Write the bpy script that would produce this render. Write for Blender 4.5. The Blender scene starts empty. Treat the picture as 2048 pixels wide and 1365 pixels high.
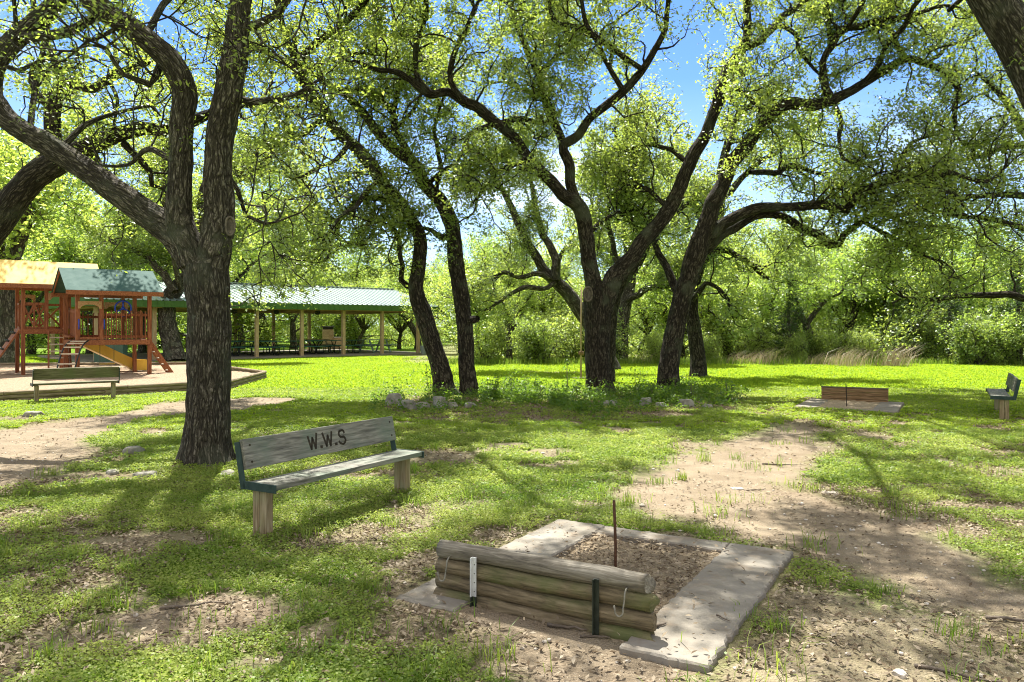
import bpy, bmesh, math, random
import numpy as np
from mathutils import Vector, Matrix

S = bpy.context.scene
COL = S.collection
R = math.radians
F, CX, HY, H = 1550.0, 1024.0, 655.0, 1.6
rng = np.random.default_rng(11)
random.seed(5)


def at(px, py, Y):
    return np.array(((px - CX) / F * Y, Y, H - (py - HY) / F * Y))


def onground(px, py, z=0.0):
    Y = (H - z) * F / (py - HY)
    return np.array(((px - CX) / F * Y, Y, z))


# ------------------------------------------------------------------ noise
def _hash(i, j, k):
    n = (i.astype(np.int64) * 374761393 + j.astype(np.int64) * 668265263 + k.astype(np.int64) * 2147483647 // 7)
    n = (n ^ (n >> 13)) * 1274126177
    n = n ^ (n >> 16)
    return (n & 0xFFFF) / 65535.0


def vnoise(P, f, seed=0):
    Q = P * f + seed * 17.13
    I = np.floor(Q).astype(np.int64)
    t = Q - I
    t = t * t * (3 - 2 * t)
    out = 0
    for a in (0, 1):
        for b in (0, 1):
            for c in (0, 1):
                w = (t[:, 0] if a else 1 - t[:, 0]) * (t[:, 1] if b else 1 - t[:, 1]) * (t[:, 2] if c else 1 - t[:, 2])
                out = out + w * _hash(I[:, 0] + a, I[:, 1] + b, I[:, 2] + c)
    return out


def fbm(P, f, seed=0, o=3):
    s, a, tot = 0, 1.0, 0
    for k in range(o):
        s = s + a * vnoise(P, f * 2 ** k, seed + k * 3)
        tot += a
        a *= 0.5
    return s / tot


def xy3(x, y):
    return np.stack([x, y, np.zeros_like(x)], 1)


PADS = ((-0.672, 4.45), (5.48, 15.1))


def gz(x, y):
    x = np.atleast_1d(np.asarray(x, float))
    y = np.atleast_1d(np.asarray(y, float))
    P = xy3(x, y)
    z = (fbm(P, 0.35, 3) - 0.5) * 0.10 + (fbm(P, 2.1, 5) - 0.5) * 0.03
    for ox, oy in PADS:
        u = (x - ox) * 0.5 + (y - oy) * 0.866
        v = (x - ox) * 0.866 - (y - oy) * 0.5
        du = np.maximum(np.maximum(-u, u - 2.1), 0)
        dv = np.maximum(np.maximum(-v, v - 1.81), 0)
        k = np.clip(1 - np.hypot(du, dv) / 0.9, 0, 1)
        k = k * k * (3 - 2 * k)
        soil = 0.014 + 0.024 * np.clip(1.25 - v / 1.3, 0, 1) + (fbm(P, 5, 12) - 0.5) * 0.016
        z = z * (1 - k) + soil * k
        z = np.where((u > 0.22) & (u < 1.93) & (v > 0.25) & (v < 1.55), -0.10, z)
    return z


def gz1(x, y):
    return float(gz(x, y)[0])


# ------------------------------------------------------------------ materials
def mat(name):
    m = bpy.data.materials.new(name)
    m.use_nodes = True
    nt = m.node_tree
    nt.nodes.clear()
    out = nt.nodes.new('ShaderNodeOutputMaterial')
    return m, nt, out


def N(nt, typ, **kw):
    n = nt.nodes.new('ShaderNode' + typ)
    for k, v in kw.items():
        if hasattr(n, k):
            setattr(n, k, v)
    return n


def setin(n, **kw):
    for k, v in kw.items():
        n.inputs[k.replace('_', ' ')].default_value = v


def L(nt, a, b):
    nt.links.new(a, b)


def ramp(nt, fac, stops):
    n = N(nt, 'ValToRGB')
    el = n.color_ramp.elements
    while len(el) > 1:
        el.remove(el[-1])
    el[0].position = stops[0][0]
    el[0].color = (*stops[0][1], 1)
    for p, c in stops[1:]:
        e = el.new(p)
        e.color = (*c, 1)
    L(nt, fac, n.inputs[0])
    return n.outputs[0]


def mixc(nt, fac, a, b, blend='MIX'):
    n = N(nt, 'MixRGB', blend_type=blend)
    for s, v in ((n.inputs[0], fac), (n.inputs[1], a), (n.inputs[2], b)):
        if hasattr(v, 'node'):
            L(nt, v, s)
        elif isinstance(v, (int, float)):
            s.default_value = v
        else:
            s.default_value = (*v, 1)
    return n.outputs[0]


def noise(nt, vec, scale, detail=4, rough=0.55, dist=0.0):
    n = N(nt, 'TexNoise')
    n.inputs['Scale'].default_value = scale
    n.inputs['Detail'].default_value = detail
    n.inputs['Roughness'].default_value = rough
    n.inputs['Distortion'].default_value = dist
    if vec is not None:
        L(nt, vec, n.inputs['Vector'])
    return n.outputs['Fac']


def mapping(nt, vec, scale, rot=(0, 0, 0)):
    n = N(nt, 'Mapping')
    n.inputs['Scale'].default_value = scale
    n.inputs['Rotation'].default_value = rot
    L(nt, vec, n.inputs['Vector'])
    return n.outputs[0]


def coord(nt, which='Object'):
    return N(nt, 'TexCoord').outputs[which]


def math_(nt, op, a, b=0.0):
    n = N(nt, 'Math', operation=op)
    for s, v in ((n.inputs[0], a), (n.inputs[1], b)):
        if hasattr(v, 'node'):
            L(nt, v, s)
        else:
            s.default_value = v
    return n.outputs[0]


def bump(nt, h, strength=0.5, dist=0.02):
    n = N(nt, 'Bump')
    n.inputs['Strength'].default_value = strength
    n.inputs['Distance'].default_value = dist
    L(nt, h, n.inputs['Height'])
    return n.outputs[0]


def principled(nt, out, col, rough=0.7, metal=0.0, normal=None, spec=0.3):
    b = N(nt, 'BsdfPrincipled')
    for key, v in (('Base Color', col), ('Roughness', rough)):
        if hasattr(v, 'node'):
            L(nt, v, b.inputs[key])
        else:
            b.inputs[key].default_value = (*v, 1) if key == 'Base Color' else v
    b.inputs['Metallic'].default_value = metal
    b.inputs['Specular IOR Level'].default_value = spec
    if normal is not None:
        L(nt, normal, b.inputs['Normal'])
    L(nt, b.outputs[0], out.inputs[0])
    return b


def plain(name, c1, c2, scale=6, rough=0.7, metal=0.0, bmp=0.2, stretch=(1, 1, 1), spec=0.3):
    m, nt, out = mat(name)
    v = mapping(nt, coord(nt), stretch)
    f = noise(nt, v, scale, 6, 0.6)
    c = ramp(nt, f, [(0.3, c1), (0.7, c2)])
    g = noise(nt, v, scale * 4, 4)
    principled(nt, out, c, rough, metal, bump(nt, g, bmp, 0.01), spec)
    return m


def leaf_mat(name, dark, light, trans_d, trans_l, tw=0.5, objvar=0.0, gl=0.045):
    """leaf: diffuse + translucent; 'tint' is a per-leaf random number; objvar shifts whole copies"""
    m, nt, out = mat(name)
    a = N(nt, 'Attribute')
    a.attribute_name = 'tint'
    f = a.outputs['Fac']
    if objvar:
        oi = N(nt, 'ObjectInfo')
        r = math_(nt, 'MULTIPLY', math_(nt, 'SUBTRACT', oi.outputs['Random'], 0.5), objvar)
        f = math_(nt, 'ADD', f, r)
    c = ramp(nt, f, [(0.0, dark), (1.0, light)])
    t = ramp(nt, f, [(0.0, trans_d), (1.0, trans_l)])
    d = N(nt, 'BsdfDiffuse')
    L(nt, c, d.inputs[0])
    tr = N(nt, 'BsdfTranslucent')
    L(nt, t, tr.inputs[0])
    mx = N(nt, 'MixShader')
    mx.inputs[0].default_value = tw
    L(nt, d.outputs[0], mx.inputs[1])
    L(nt, tr.outputs[0], mx.inputs[2])
    g = N(nt, 'BsdfGlossy')
    g.inputs['Roughness'].default_value = 0.45
    g.inputs[0].default_value = (0.9, 0.95, 0.9, 1)
    m2 = N(nt, 'MixShader')
    m2.inputs[0].default_value = gl
    L(nt, mx.outputs[0], m2.inputs[1])
    L(nt, g.outputs[0], m2.inputs[2])
    L(nt, m2.outputs[0], out.inputs[0])
    return m


def bark_mat(name, c0, c1, c2, us=16, vs=4.2, depth=0.03, moss=(0.10, 0.11, 0.07)):
    m, nt, out = mat(name)
    uv = N(nt, 'UVMap').outputs[0]
    wob = N(nt, 'TexNoise')
    wob.inputs['Scale'].default_value = 5
    wob.inputs['Detail'].default_value = 3
    L(nt, coord(nt), wob.inputs['Vector'])
    va = N(nt, 'VectorMath', operation='SCALE')
    va.inputs['Scale'].default_value = 0.05
    L(nt, wob.outputs['Color'], va.inputs[0])
    ad = N(nt, 'VectorMath', operation='ADD')
    L(nt, uv, ad.inputs[0])
    L(nt, va.outputs[0], ad.inputs[1])
    n1 = noise(nt, mapping(nt, ad.outputs[0], (us, vs, 1)), 0.55, 2, 0.5, 0.35)
    n2 = noise(nt, mapping(nt, ad.outputs[0], (us, vs * 1.3, 1)), 1.1, 3, 0.55, 0.5)
    e1 = math_(nt, 'MINIMUM', math_(nt, 'MULTIPLY', math_(nt, 'ABSOLUTE', math_(nt, 'SUBTRACT', n1, 0.5)), 9.0), 1.0)
    e2 = math_(nt, 'MINIMUM', math_(nt, 'MULTIPLY', math_(nt, 'ABSOLUTE', math_(nt, 'SUBTRACT', n2, 0.5)), 7.0), 1.0)
    e = math_(nt, 'MULTIPLY', e1, math_(nt, 'ADD', math_(nt, 'MULTIPLY', e2, 0.6), 0.4))
    fine = noise(nt, mapping(nt, ad.outputs[0], (us * 3.5, vs * 4.5, 1)), 1.0, 5, 0.65)
    h = math_(nt, 'ADD', e, math_(nt, 'MULTIPLY', fine, 0.5))
    big = noise(nt, coord(nt), 2.2, 4)
    c = ramp(nt, h, [(0.15, c0), (0.8, c1), (1.45, c2)])
    c = mixc(nt, ramp(nt, big, [(0.52, (0, 0, 0)), (0.7, (0.75, 0.75, 0.75))]), c, moss)
    lich = noise(nt, coord(nt), 9, 5, 0.6)
    c = mixc(nt, ramp(nt, lich, [(0.66, (0, 0, 0)), (0.72, (0.55, 0.55, 0.55))]), c, (0.23, 0.25, 0.19))
    principled(nt, out, c, 0.9, 0, bump(nt, h, 1.0, depth), 0.15)
    return m


def wood_mat(name, c0, c1, c2, axis=0, rough=0.75, green=None, grain=1.0):
    m, nt, out = mat(name)
    co = coord(nt)
    st = [26, 26, 26]
    st[axis] = 2.2 if green is None or name != 'landscape log' else 3.5
    oi = N(nt, 'ObjectInfo')
    ad = N(nt, 'VectorMath', operation='ADD')
    L(nt, co, ad.inputs[0])
    cb = N(nt, 'CombineXYZ')
    L(nt, math_(nt, 'MULTIPLY', oi.outputs['Random'], 7.0), cb.inputs[0])
    L(nt, math_(nt, 'MULTIPLY', oi.outputs['Random'], 3.0), cb.inputs[1])
    L(nt, cb.outputs[0], ad.inputs[1])
    co = ad.outputs[0]
    g = noise(nt, mapping(nt, co, st), 1.6, 6, 0.6, 0.6)
    st2 = [90, 90, 90]
    st2[axis] = 3
    g2 = noise(nt, mapping(nt, co, st2), 1.5, 4, 0.6)
    c = ramp(nt, g, [(0.28, c0), (0.5, c1), (0.72, c2)])
    c = mixc(nt, math_(nt, 'MULTIPLY', g2, 0.45), c, c0, 'MULTIPLY')
    if green is not None:
        b = noise(nt, co, 3.0, 4)
        c = mixc(nt, ramp(nt, b, [(0.45, (0, 0, 0)), (0.68, (0.8, 0.8, 0.8))]), c, green)
    h = math_(nt, 'ADD', g, math_(nt, 'MULTIPLY', g2, 0.6))
    principled(nt, out, c, rough, 0, bump(nt, h, 0.55 * grain, 0.006), 0.25)
    return m


M = {}
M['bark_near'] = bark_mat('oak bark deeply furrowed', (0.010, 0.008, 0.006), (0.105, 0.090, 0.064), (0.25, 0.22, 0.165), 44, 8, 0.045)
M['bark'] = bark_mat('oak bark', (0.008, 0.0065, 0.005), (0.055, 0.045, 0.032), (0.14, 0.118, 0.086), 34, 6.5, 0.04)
M['bark_far'] = bark_mat('grey bark', (0.02, 0.018, 0.014), (0.09, 0.078, 0.058), (0.20, 0.18, 0.14), 16, 4.5, 0.04)
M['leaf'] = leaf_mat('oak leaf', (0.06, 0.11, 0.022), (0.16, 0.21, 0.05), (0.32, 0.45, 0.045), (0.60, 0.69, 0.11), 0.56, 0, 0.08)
M['leaf_ivy'] = leaf_mat('fresh shoot leaf', (0.03, 0.10, 0.010), (0.07, 0.18, 0.02), (0.10, 0.30, 0.02), (0.20, 0.42, 0.03), 0.45)
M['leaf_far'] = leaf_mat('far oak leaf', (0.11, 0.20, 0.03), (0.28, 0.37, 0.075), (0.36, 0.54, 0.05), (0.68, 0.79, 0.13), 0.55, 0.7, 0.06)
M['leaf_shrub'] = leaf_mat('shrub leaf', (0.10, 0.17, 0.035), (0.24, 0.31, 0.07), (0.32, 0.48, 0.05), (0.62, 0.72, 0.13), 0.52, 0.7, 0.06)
M['leaf_bed'] = leaf_mat('bed plant leaf', (0.045, 0.10, 0.012), (0.14, 0.22, 0.025), (0.14, 0.30, 0.015), (0.36, 0.52, 0.04), 0.45, 0, 0.03)
M['leaf_cedar'] = leaf_mat('cedar needle', (0.018, 0.05, 0.010), (0.06, 0.12, 0.018), (0.04, 0.10, 0.01), (0.12, 0.22, 0.02), 0.35, 0.4)
M['clover'] = leaf_mat('clover leaf', (0.095, 0.165, 0.022), (0.32, 0.36, 0.085), (0.25, 0.40, 0.03), (0.58, 0.65, 0.13), 0.42, 0, 0.015)
M['lawn'] = leaf_mat('lawn blade', (0.18, 0.32, 0.014), (0.33, 0.44, 0.03), (0.37, 0.54, 0.016), (0.60, 0.73, 0.045), 0.42, 0, 0.01)
M['tuft'] = leaf_mat('grass blade', (0.07, 0.15, 0.012), (0.25, 0.30, 0.05), (0.15, 0.32, 0.015), (0.45, 0.52, 0.08), 0.42, 0, 0.02)
M['litter'] = leaf_mat('dead oak leaf', (0.11, 0.078, 0.048), (0.46, 0.38, 0.27), (0.10, 0.06, 0.03), (0.30, 0.22, 0.12), 0.2, 0, 0.01)
M['drygrass'] = leaf_mat('dry grass blade', (0.30, 0.23, 0.12), (0.58, 0.47, 0.30), (0.22, 0.16, 0.08), (0.42, 0.33, 0.18), 0.35)
M['bench'] = wood_mat('weathered bench board', (0.06, 0.058, 0.044), (0.22, 0.21, 0.17), (0.40, 0.38, 0.31), 0, 0.65, (0.13, 0.165, 0.12))
M['bench_dark'] = wood_mat('mossy bench board', (0.06, 0.055, 0.028), (0.17, 0.15, 0.085), (0.30, 0.27, 0.17), 0, 0.75, (0.12, 0.13, 0.055))
M['post'] = wood_mat('treated post', (0.13, 0.095, 0.045), (0.33, 0.25, 0.14), (0.50, 0.42, 0.28), 2, 0.75, (0.27, 0.27, 0.14))
M['log'] = wood_mat('landscape log', (0.055, 0.042, 0.024), (0.20, 0.155, 0.088), (0.34, 0.27, 0.165), 0, 0.8, (0.11, 0.13, 0.04), 2.2)
M['log_top'] = wood_mat('grey weathered log', (0.06, 0.05, 0.036), (0.23, 0.20, 0.15), (0.43, 0.39, 0.315), 0, 0.7, None, 1.8)
M['plank'] = wood_mat('brown backstop plank', (0.10, 0.058, 0.026), (0.28, 0.17, 0.08), (0.43, 0.29, 0.16), 0, 0.75)
M['redwood'] = wood_mat('stained redwood', (0.11, 0.036, 0.015), (0.29, 0.10, 0.04), (0.43, 0.18, 0.08), 2, 0.6)
M['redwood_h'] = wood_mat('stained redwood rail', (0.12, 0.04, 0.016), (0.31, 0.11, 0.043), (0.45, 0.20, 0.085), 0, 0.6)
M['tanwood'] = wood_mat('tan arch board', (0.25, 0.14, 0.06), (0.42, 0.26, 0.12), (0.55, 0.37, 0.2), 0, 0.6)
M['timber'] = wood_mat('edging timber', (0.09, 0.068, 0.038), (0.28, 0.215, 0.13), (0.54, 0.45, 0.32), 0, 0.8)
M['pavpost'] = wood_mat('pavilion post', (0.30, 0.20, 0.09), (0.52, 0.39, 0.22), (0.66, 0.54, 0.35), 2, 0.75)
M['pavbeam'] = wood_mat('pavilion beam', (0.20, 0.12, 0.055), (0.42, 0.28, 0.14), (0.56, 0.42, 0.25), 0, 0.75)
M['letter'] = plain('routed letter', (0.018, 0.014, 0.009), (0.05, 0.04, 0.025), 30, 0.9)
M['bracket'] = plain('green painted steel', (0.012, 0.030, 0.026), (0.035, 0.062, 0.052), 14, 0.5, 0.0, 0.3)
M['rust'] = plain('rusty steel', (0.05, 0.025, 0.014), (0.15, 0.075, 0.04), 40, 0.8, 0.2, 0.5)
M['galv'] = plain('galvanised hook', (0.15, 0.14, 0.11), (0.32, 0.30, 0.24), 40, 0.55, 0.3, 0.3)
M['white_paint'] = plain('white painted stake', (0.40, 0.41, 0.40), (0.66, 0.67, 0.65), 12, 0.55, 0, 0.3)
M['dark_paint'] = plain('dark green painted stake', (0.010, 0.015, 0.010), (0.035, 0.042, 0.028), 18, 0.55, 0, 0.3)
M['rock'] = plain('limestone rock', (0.12, 0.11, 0.085), (0.40, 0.38, 0.31), 5, 0.9, 0, 1.0)
M['pebble'] = plain('pale pebble', (0.36, 0.31, 0.24), (0.68, 0.63, 0.54), 9, 0.9, 0, 0.4)
M['stick'] = plain('dry stick', (0.07, 0.055, 0.04), (0.20, 0.16, 0.12), 20, 0.9, 0, 0.5)
M['yellow'] = plain('yellow plastic slide', (0.68, 0.43, 0.05), (0.78, 0.52, 0.08), 3, 0.35, 0, 0.05)
M['yellow_tarp'] = plain('yellow canvas roof', (0.66, 0.44, 0.10), (0.80, 0.58, 0.17), 4, 0.7, 0, 0.15)
M['green_tarp'] = plain('green canvas roof', (0.03, 0.08, 0.065), (0.07, 0.125, 0.105), 4, 0.75, 0, 0.15, (1, 1, 1), 0.12)
M['blue'] = plain('blue plastic', (0.012, 0.035, 0.28), (0.02, 0.06, 0.40), 5, 0.35, 0, 0.05)
M['black'] = plain('black steel', (0.012, 0.014, 0.014), (0.04, 0.045, 0.042), 10, 0.4, 0.3, 0.1)
M['tread'] = plain('ladder tread', (0.40, 0.32, 0.22), (0.60, 0.52, 0.40), 6, 0.7)
M['table_green'] = plain('green coated table', (0.025, 0.10, 0.085), (0.06, 0.17, 0.14), 8, 0.5)
M['table_grey'] = plain('grey green painted table', (0.20, 0.30, 0.28), (0.36, 0.45, 0.42), 8, 0.6)
M['table_tan'] = plain('tan wooden table', (0.32, 0.24, 0.15), (0.50, 0.40, 0.27), 8, 0.7)
M['counter'] = wood_mat('brown counter', (0.06, 0.025, 0.012), (0.16, 0.07, 0.035), (0.26, 0.13, 0.07), 0, 0.6)
M['bin'] = plain('grey plastic bin', (0.20, 0.24, 0.24), (0.30, 0.34, 0.34), 5, 0.5)
M['utility'] = plain('green utility cabinet', (0.05, 0.10, 0.075), (0.085, 0.14, 0.11), 4, 0.5)
M['canopybag'] = plain('cap metal', (0.02, 0.02, 0.02), (0.06, 0.06, 0.055), 6, 0.7)


def ground_mat():
    m, nt, out = mat('ground soil and turf')
    co = coord(nt, 'Object')
    a = N(nt, 'Attribute')
    a.attribute_name = 'dirt'
    b = N(nt, 'Attribute')
    b.attribute_name = 'litter'
    n1 = noise(nt, co, 3.0, 8, 0.62)
    n2 = noise(nt, co, 38, 6, 0.7)
    n3 = noise(nt, co, 150, 3, 0.6)
    soil = ramp(nt, n1, [(0.3, (0.20, 0.158, 0.104)), (0.5, (0.305, 0.25, 0.172)), (0.72, (0.40, 0.338, 0.238))])
    soil = mixc(nt, math_(nt, 'MULTIPLY', n2, 0.8), soil, (0.21, 0.155, 0.10))
    soil = mixc(nt, ramp(nt, n3, [(0.58, (0, 0, 0)), (0.7, (0.7, 0.7, 0.7))]), soil, (0.52, 0.43, 0.31))
    vo = N(nt, 'TexVoronoi')
    vo.inputs['Scale'].default_value = 70
    L(nt, co, vo.inputs['Vector'])
    peb = ramp(nt, vo.outputs['Distance'], [(0.12, (1, 1, 1)), (0.22, (0, 0, 0))])
    pm = ramp(nt, noise(nt, co, 9, 3), [(0.5, (0, 0, 0)), (0.62, (1, 1, 1))])
    soil = mixc(nt, mixc(nt, 1.0, peb, pm, 'MULTIPLY'), soil, (0.60, 0.53, 0.42))
    lit = ramp(nt, n2, [(0.35, (0.10, 0.07, 0.045)), (0.5, (0.23, 0.17, 0.11)), (0.66, (0.40, 0.32, 0.22))])
    turf = ramp(nt, noise(nt, co, 24, 6, 0.7), [(0.35, (0.06, 0.10, 0.010)), (0.5, (0.11, 0.20, 0.012)), (0.68, (0.19, 0.30, 0.020))])
    c = mixc(nt, a.outputs['Fac'], turf, soil)
    c = mixc(nt, b.outputs['Fac'], c, lit)
    hh = math_(nt, 'ADD', n2, math_(nt, 'MULTIPLY', n3, 0.5))
    hh = math_(nt, 'ADD', hh, math_(nt, 'MULTIPLY', vo.outputs['Distance'], -0.8))
    principled(nt, out, c, 0.95, 0, bump(nt, hh, 0.8, 0.02), 0.1)
    return m


M['ground'] = ground_mat()


def concrete_mat():
    m, nt, out = mat('old concrete')
    co = coord(nt)
    n1 = noise(nt, co, 2.4, 7, 0.6)
    n2 = noise(nt, co, 60, 5, 0.7)
    c = ramp(nt, n1, [(0.3, (0.16, 0.138, 0.105)), (0.55, (0.25, 0.225, 0.185)), (0.75, (0.33, 0.302, 0.25))])
    c = mixc(nt, math_(nt, 'MULTIPLY', n2, 0.5), c, (0.25, 0.225, 0.18))
    s = ramp(nt, noise(nt, co, 5.5, 5, 0.65), [(0.52, (0, 0, 0)), (0.66, (0.8, 0.8, 0.8))])
    c = mixc(nt, s, c, (0.22, 0.175, 0.125))
    principled(nt, out, c, 0.9, 0, bump(nt, n2, 0.45, 0.006), 0.2)
    return m


M['concrete'] = concrete_mat()


def mulch_mat():
    m, nt, out = mat('wood mulch')
    co = coord(nt)
    n2 = noise(nt, co, 26, 6, 0.75)
    c = ramp(nt, n2, [(0.3, (0.16, 0.10, 0.06)), (0.5, (0.36, 0.26, 0.17)), (0.68, (0.56, 0.44, 0.32))])
    principled(nt, out, c, 0.95, 0, bump(nt, n2, 1.0, 0.05), 0.1)
    return m


M['mulch'] = mulch_mat()


def sand_mat():
    m, nt, out = mat('pit sand with bits of bark')
    co = coord(nt)
    n2 = noise(nt, co, 40, 6, 0.75)
    c = ramp(nt, n2, [(0.3, (0.20, 0.14, 0.085)), (0.5, (0.40, 0.315, 0.21)), (0.68, (0.54, 0.44, 0.31))])
    principled(nt, out, c, 0.95, 0, bump(nt, n2, 1.0, 0.03), 0.1)
    return m


M['sand'] = sand_mat()


def roof_mat():
    m, nt, out = mat('pale green metal roof')
    n1 = noise(nt, coord(nt), 1.5, 5)
    c = ramp(nt, n1, [(0.3, (0.25, 0.33, 0.30)), (0.7, (0.35, 0.42, 0.385))])
    principled(nt, out, c, 0.32, 0.15, None, 0.5)
    return m


M['roof'] = roof_mat()
M['fascia'] = plain('green fascia sheet', (0.035, 0.10, 0.018), (0.07, 0.145, 0.03), 3, 0.5)


def brick_mat():
    m, nt, out = mat('tan block masonry')
    co = mapping(nt, coord(nt), (1, 1, 1), (R(90), 0, 0))
    b = N(nt, 'TexBrick')
    b.inputs['Scale'].default_value = 3.2
    b.inputs['Mortar Size'].default_value = 0.018
    b.inputs[1].default_value = (0.45, 0.33, 0.21, 1)
    b.inputs[2].default_value = (0.60, 0.47, 0.32, 1)
    b.inputs[3].default_value = (0.30, 0.25, 0.19, 1)
    L(nt, co, b.inputs[0])
    principled(nt, out, b.outputs[0], 0.9)
    return m


M['brick'] = brick_mat()


# ------------------------------------------------------------------ mesh helpers
def link(name, me, m, parent=None):
    o = bpy.data.objects.new(name, me)
    COL.objects.link(o)
    if m is not None:
        me.materials.append(m)
    if parent is not None:
        o.parent = parent
    return o


def thing(name, label, cat, loc=(0, 0, 0), rotz=0.0, group=None):
    o = bpy.data.objects.new(name, None)
    o.empty_display_size = 0.2
    COL.objects.link(o)
    o.location = loc
    o.rotation_euler = (0, 0, rotz)
    o['label'] = label
    o['category'] = cat
    if group:
        o['group'] = group
    return o


def tag(o, label=None, cat=None, group=None, kind=None):
    for k, v in (('label', label), ('category', cat), ('group', group), ('kind', kind)):
        if v:
            o[k] = v
    return o


def children(o):
    return [c for c in list(COL.objects) if c.parent is o]


def dup(root, loc=None, rotz=None, scale=None, label=None):
    r = root.copy()
    COL.objects.link(r)
    if loc is not None:
        r.location = loc
    if rotz is not None:
        r.rotation_euler = (0, 0, rotz)
    if scale is not None:
        r.scale = scale if hasattr(scale, '__len__') else (scale,) * 3
    if label:
        r['label'] = label
    for ch in root.children:
        c = ch.copy()
        COL.objects.link(c)
        c.parent = r
        for g in ch.children:
            d = g.copy()
            COL.objects.link(d)
            d.parent = c
    return r


def fast_mesh(name, V, Fq, smooth=False, tint=None, uv=None):
    """V (n,3), Fq (m,k) faces of equal size"""
    me = bpy.data.meshes.new(name)
    n, (m, k) = len(V), Fq.shape
    me.vertices.add(n)
    me.vertices.foreach_set('co', np.ascontiguousarray(V, np.float32).ravel())
    me.loops.add(m * k)
    me.loops.foreach_set('vertex_index', np.ascontiguousarray(Fq, np.int32).ravel())
    me.polygons.add(m)
    me.polygons.foreach_set('loop_start', np.arange(0, m * k, k, dtype=np.int32))
    if smooth:
        me.polygons.foreach_set('use_smooth', np.ones(m, bool))
    if uv is not None:
        l = me.uv_layers.new(name='UVMap')
        l.data.foreach_set('uv', np.ascontiguousarray(uv, np.float32).ravel())
    me.update(calc_edges=True)
    if tint is not None:
        a = me.attributes.new('tint', 'FLOAT', 'FACE')
        a.data.foreach_set('value', np.ascontiguousarray(tint, np.float32))
    return me


class MB:
    """collects boxes, prisms and tubes into ONE mesh"""

    def __init__(self):
        self.v, self.f = [], []

    def box(self, c, s, rot=None):
        c = Vector(c)
        b = len(self.v)
        for z in (-.5, .5):
            for x, y in ((-.5, -.5), (.5, -.5), (.5, .5), (-.5, .5)):
                p = Vector((x * s[0], y * s[1], z * s[2]))
                if rot is not None:
                    p = rot @ p
                self.v.append(tuple(c + p))
        for q in ((3, 2, 1, 0), (4, 5, 6, 7), (0, 1, 5, 4), (1, 2, 6, 5), (2, 3, 7, 6), (3, 0, 4, 7)):
            self.f.append([b + i for i in q])
        return self

    def bar(self, p, q, w, h, up=(0, 0, 1)):
        p, q = Vector(p), Vector(q)
        d = q - p
        l = d.length
        x = d / l
        y = Vector(up).cross(x)
        if y.length < 1e-4:
            y = Vector((0, 1, 0)).cross(x)
        y.normalize()
        z = x.cross(y)
        rot = Matrix((x, y, z)).transposed()
        return self.box((p + q) / 2, (l, w, h), rot)

    def tube(self, pts, r, n=8, cap=True):
        pts = [Vector(p) for p in pts]
        rr = r if hasattr(r, '__len__') else [r] * len(pts)
        b = len(self.v)
        up = Vector((0.03, 0.02, 1))
        prev = None
        for i, p in enumerate(pts):
            d = (pts[min(i + 1, len(pts) - 1)] - pts[max(i - 1, 0)]).normalized()
            if prev is None:
                a = d.cross(up)
                if a.length < 0.05:
                    a = d.cross(Vector((1, 0, 0)))
            else:
                a = prev - d * prev.dot(d)
            a.normalize()
            prev = a
            c = d.cross(a)
            for k in range(n):
                t = 2 * math.pi * k / n
                self.v.append(tuple(p + (a * math.cos(t) + c * math.sin(t)) * rr[i]))
        for i in range(len(pts) - 1):
            for k in range(n):
                k2 = (k + 1) % n
                self.f.append([b + i * n + k, b + i * n + k2, b + (i + 1) * n + k2, b + (i + 1) * n + k])
        if cap:
            self.f.append([b + k for k in range(n)][::-1])
            self.f.append([b + (len(pts) - 1) * n + k for k in range(n)])
        return self

    def prism(self, poly, off, axis_o, ax, ay, an):
        """2D outline poly extruded by off along an"""
        b = len(self.v)
        o, ax, ay, an = Vector(axis_o), Vector(ax), Vector(ay), Vector(an)
        for s in (0, off):
            for (x, y) in poly:
                self.v.append(tuple(o + ax * x + ay * y + an * s))
        n = len(poly)
        self.f.append([b + i for i in range(n)][::-1])
        self.f.append([b + n + i for i in range(n)])
        for i in range(n):
            j = (i + 1) % n
            self.f.append([b + i, b + j, b + n + j, b + n + i])
        return self

    def build(self, name, m, parent=None, bevel=0.0, smooth=False, rough=0.0):
        me = bpy.data.meshes.new(name)
        me.from_pydata(self.v, [], self.f)
        bm = bmesh.new()
        bm.from_mesh(me)
        bmesh.ops.recalc_face_normals(bm, faces=bm.faces)
        if bevel:
            bmesh.ops.bevel(bm, geom=list(bm.edges), offset=bevel, segments=2, affect='EDGES', profile=0.6)
        bm.to_mesh(me)
        bm.free()
        if rough:
            V = np.zeros(len(me.vertices) * 3, np.float32)
            me.vertices.foreach_get('co', V)
            V = V.reshape(-1, 3)
            for a in range(3):
                V[:, a] += (fbm(V, 6.0, 3 + a * 5) - 0.5) * rough
            me.vertices.foreach_set('co', V.ravel())
        if smooth:
            me.polygons.foreach_set('use_smooth', np.ones(len(me.polygons), bool))
        me.update()
        return link(name, me, m, parent)


# ------------------------------------------------------------------ ground cover masks
def poly_w(pts, z=0.0):
    return np.array([onground(x, y)[:2] for x, y in pts])


def sdf(x, y, P):
    """signed distance (positive inside)"""
    d = np.full(x.shape, 1e9)
    ins = np.zeros(x.shape, bool)
    n = len(P)
    for i in range(n):
        a, b = P[i], P[(i + 1) % n]
        e = b - a
        t = np.clip(((x - a[0]) * e[0] + (y - a[1]) * e[1]) / (e @ e + 1e-9), 0, 1)
        d = np.minimum(d, np.hypot(x - a[0] - t * e[0], y - a[1] - t * e[1]))
        c = ((a[1] > y) != (b[1] > y))
        xi = (b[0] - a[0]) * (y - a[1]) / (b[1] - a[1] + 1e-12) + a[0]
        ins ^= c & (x < xi)
    return np.where(ins, d, -d)


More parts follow.
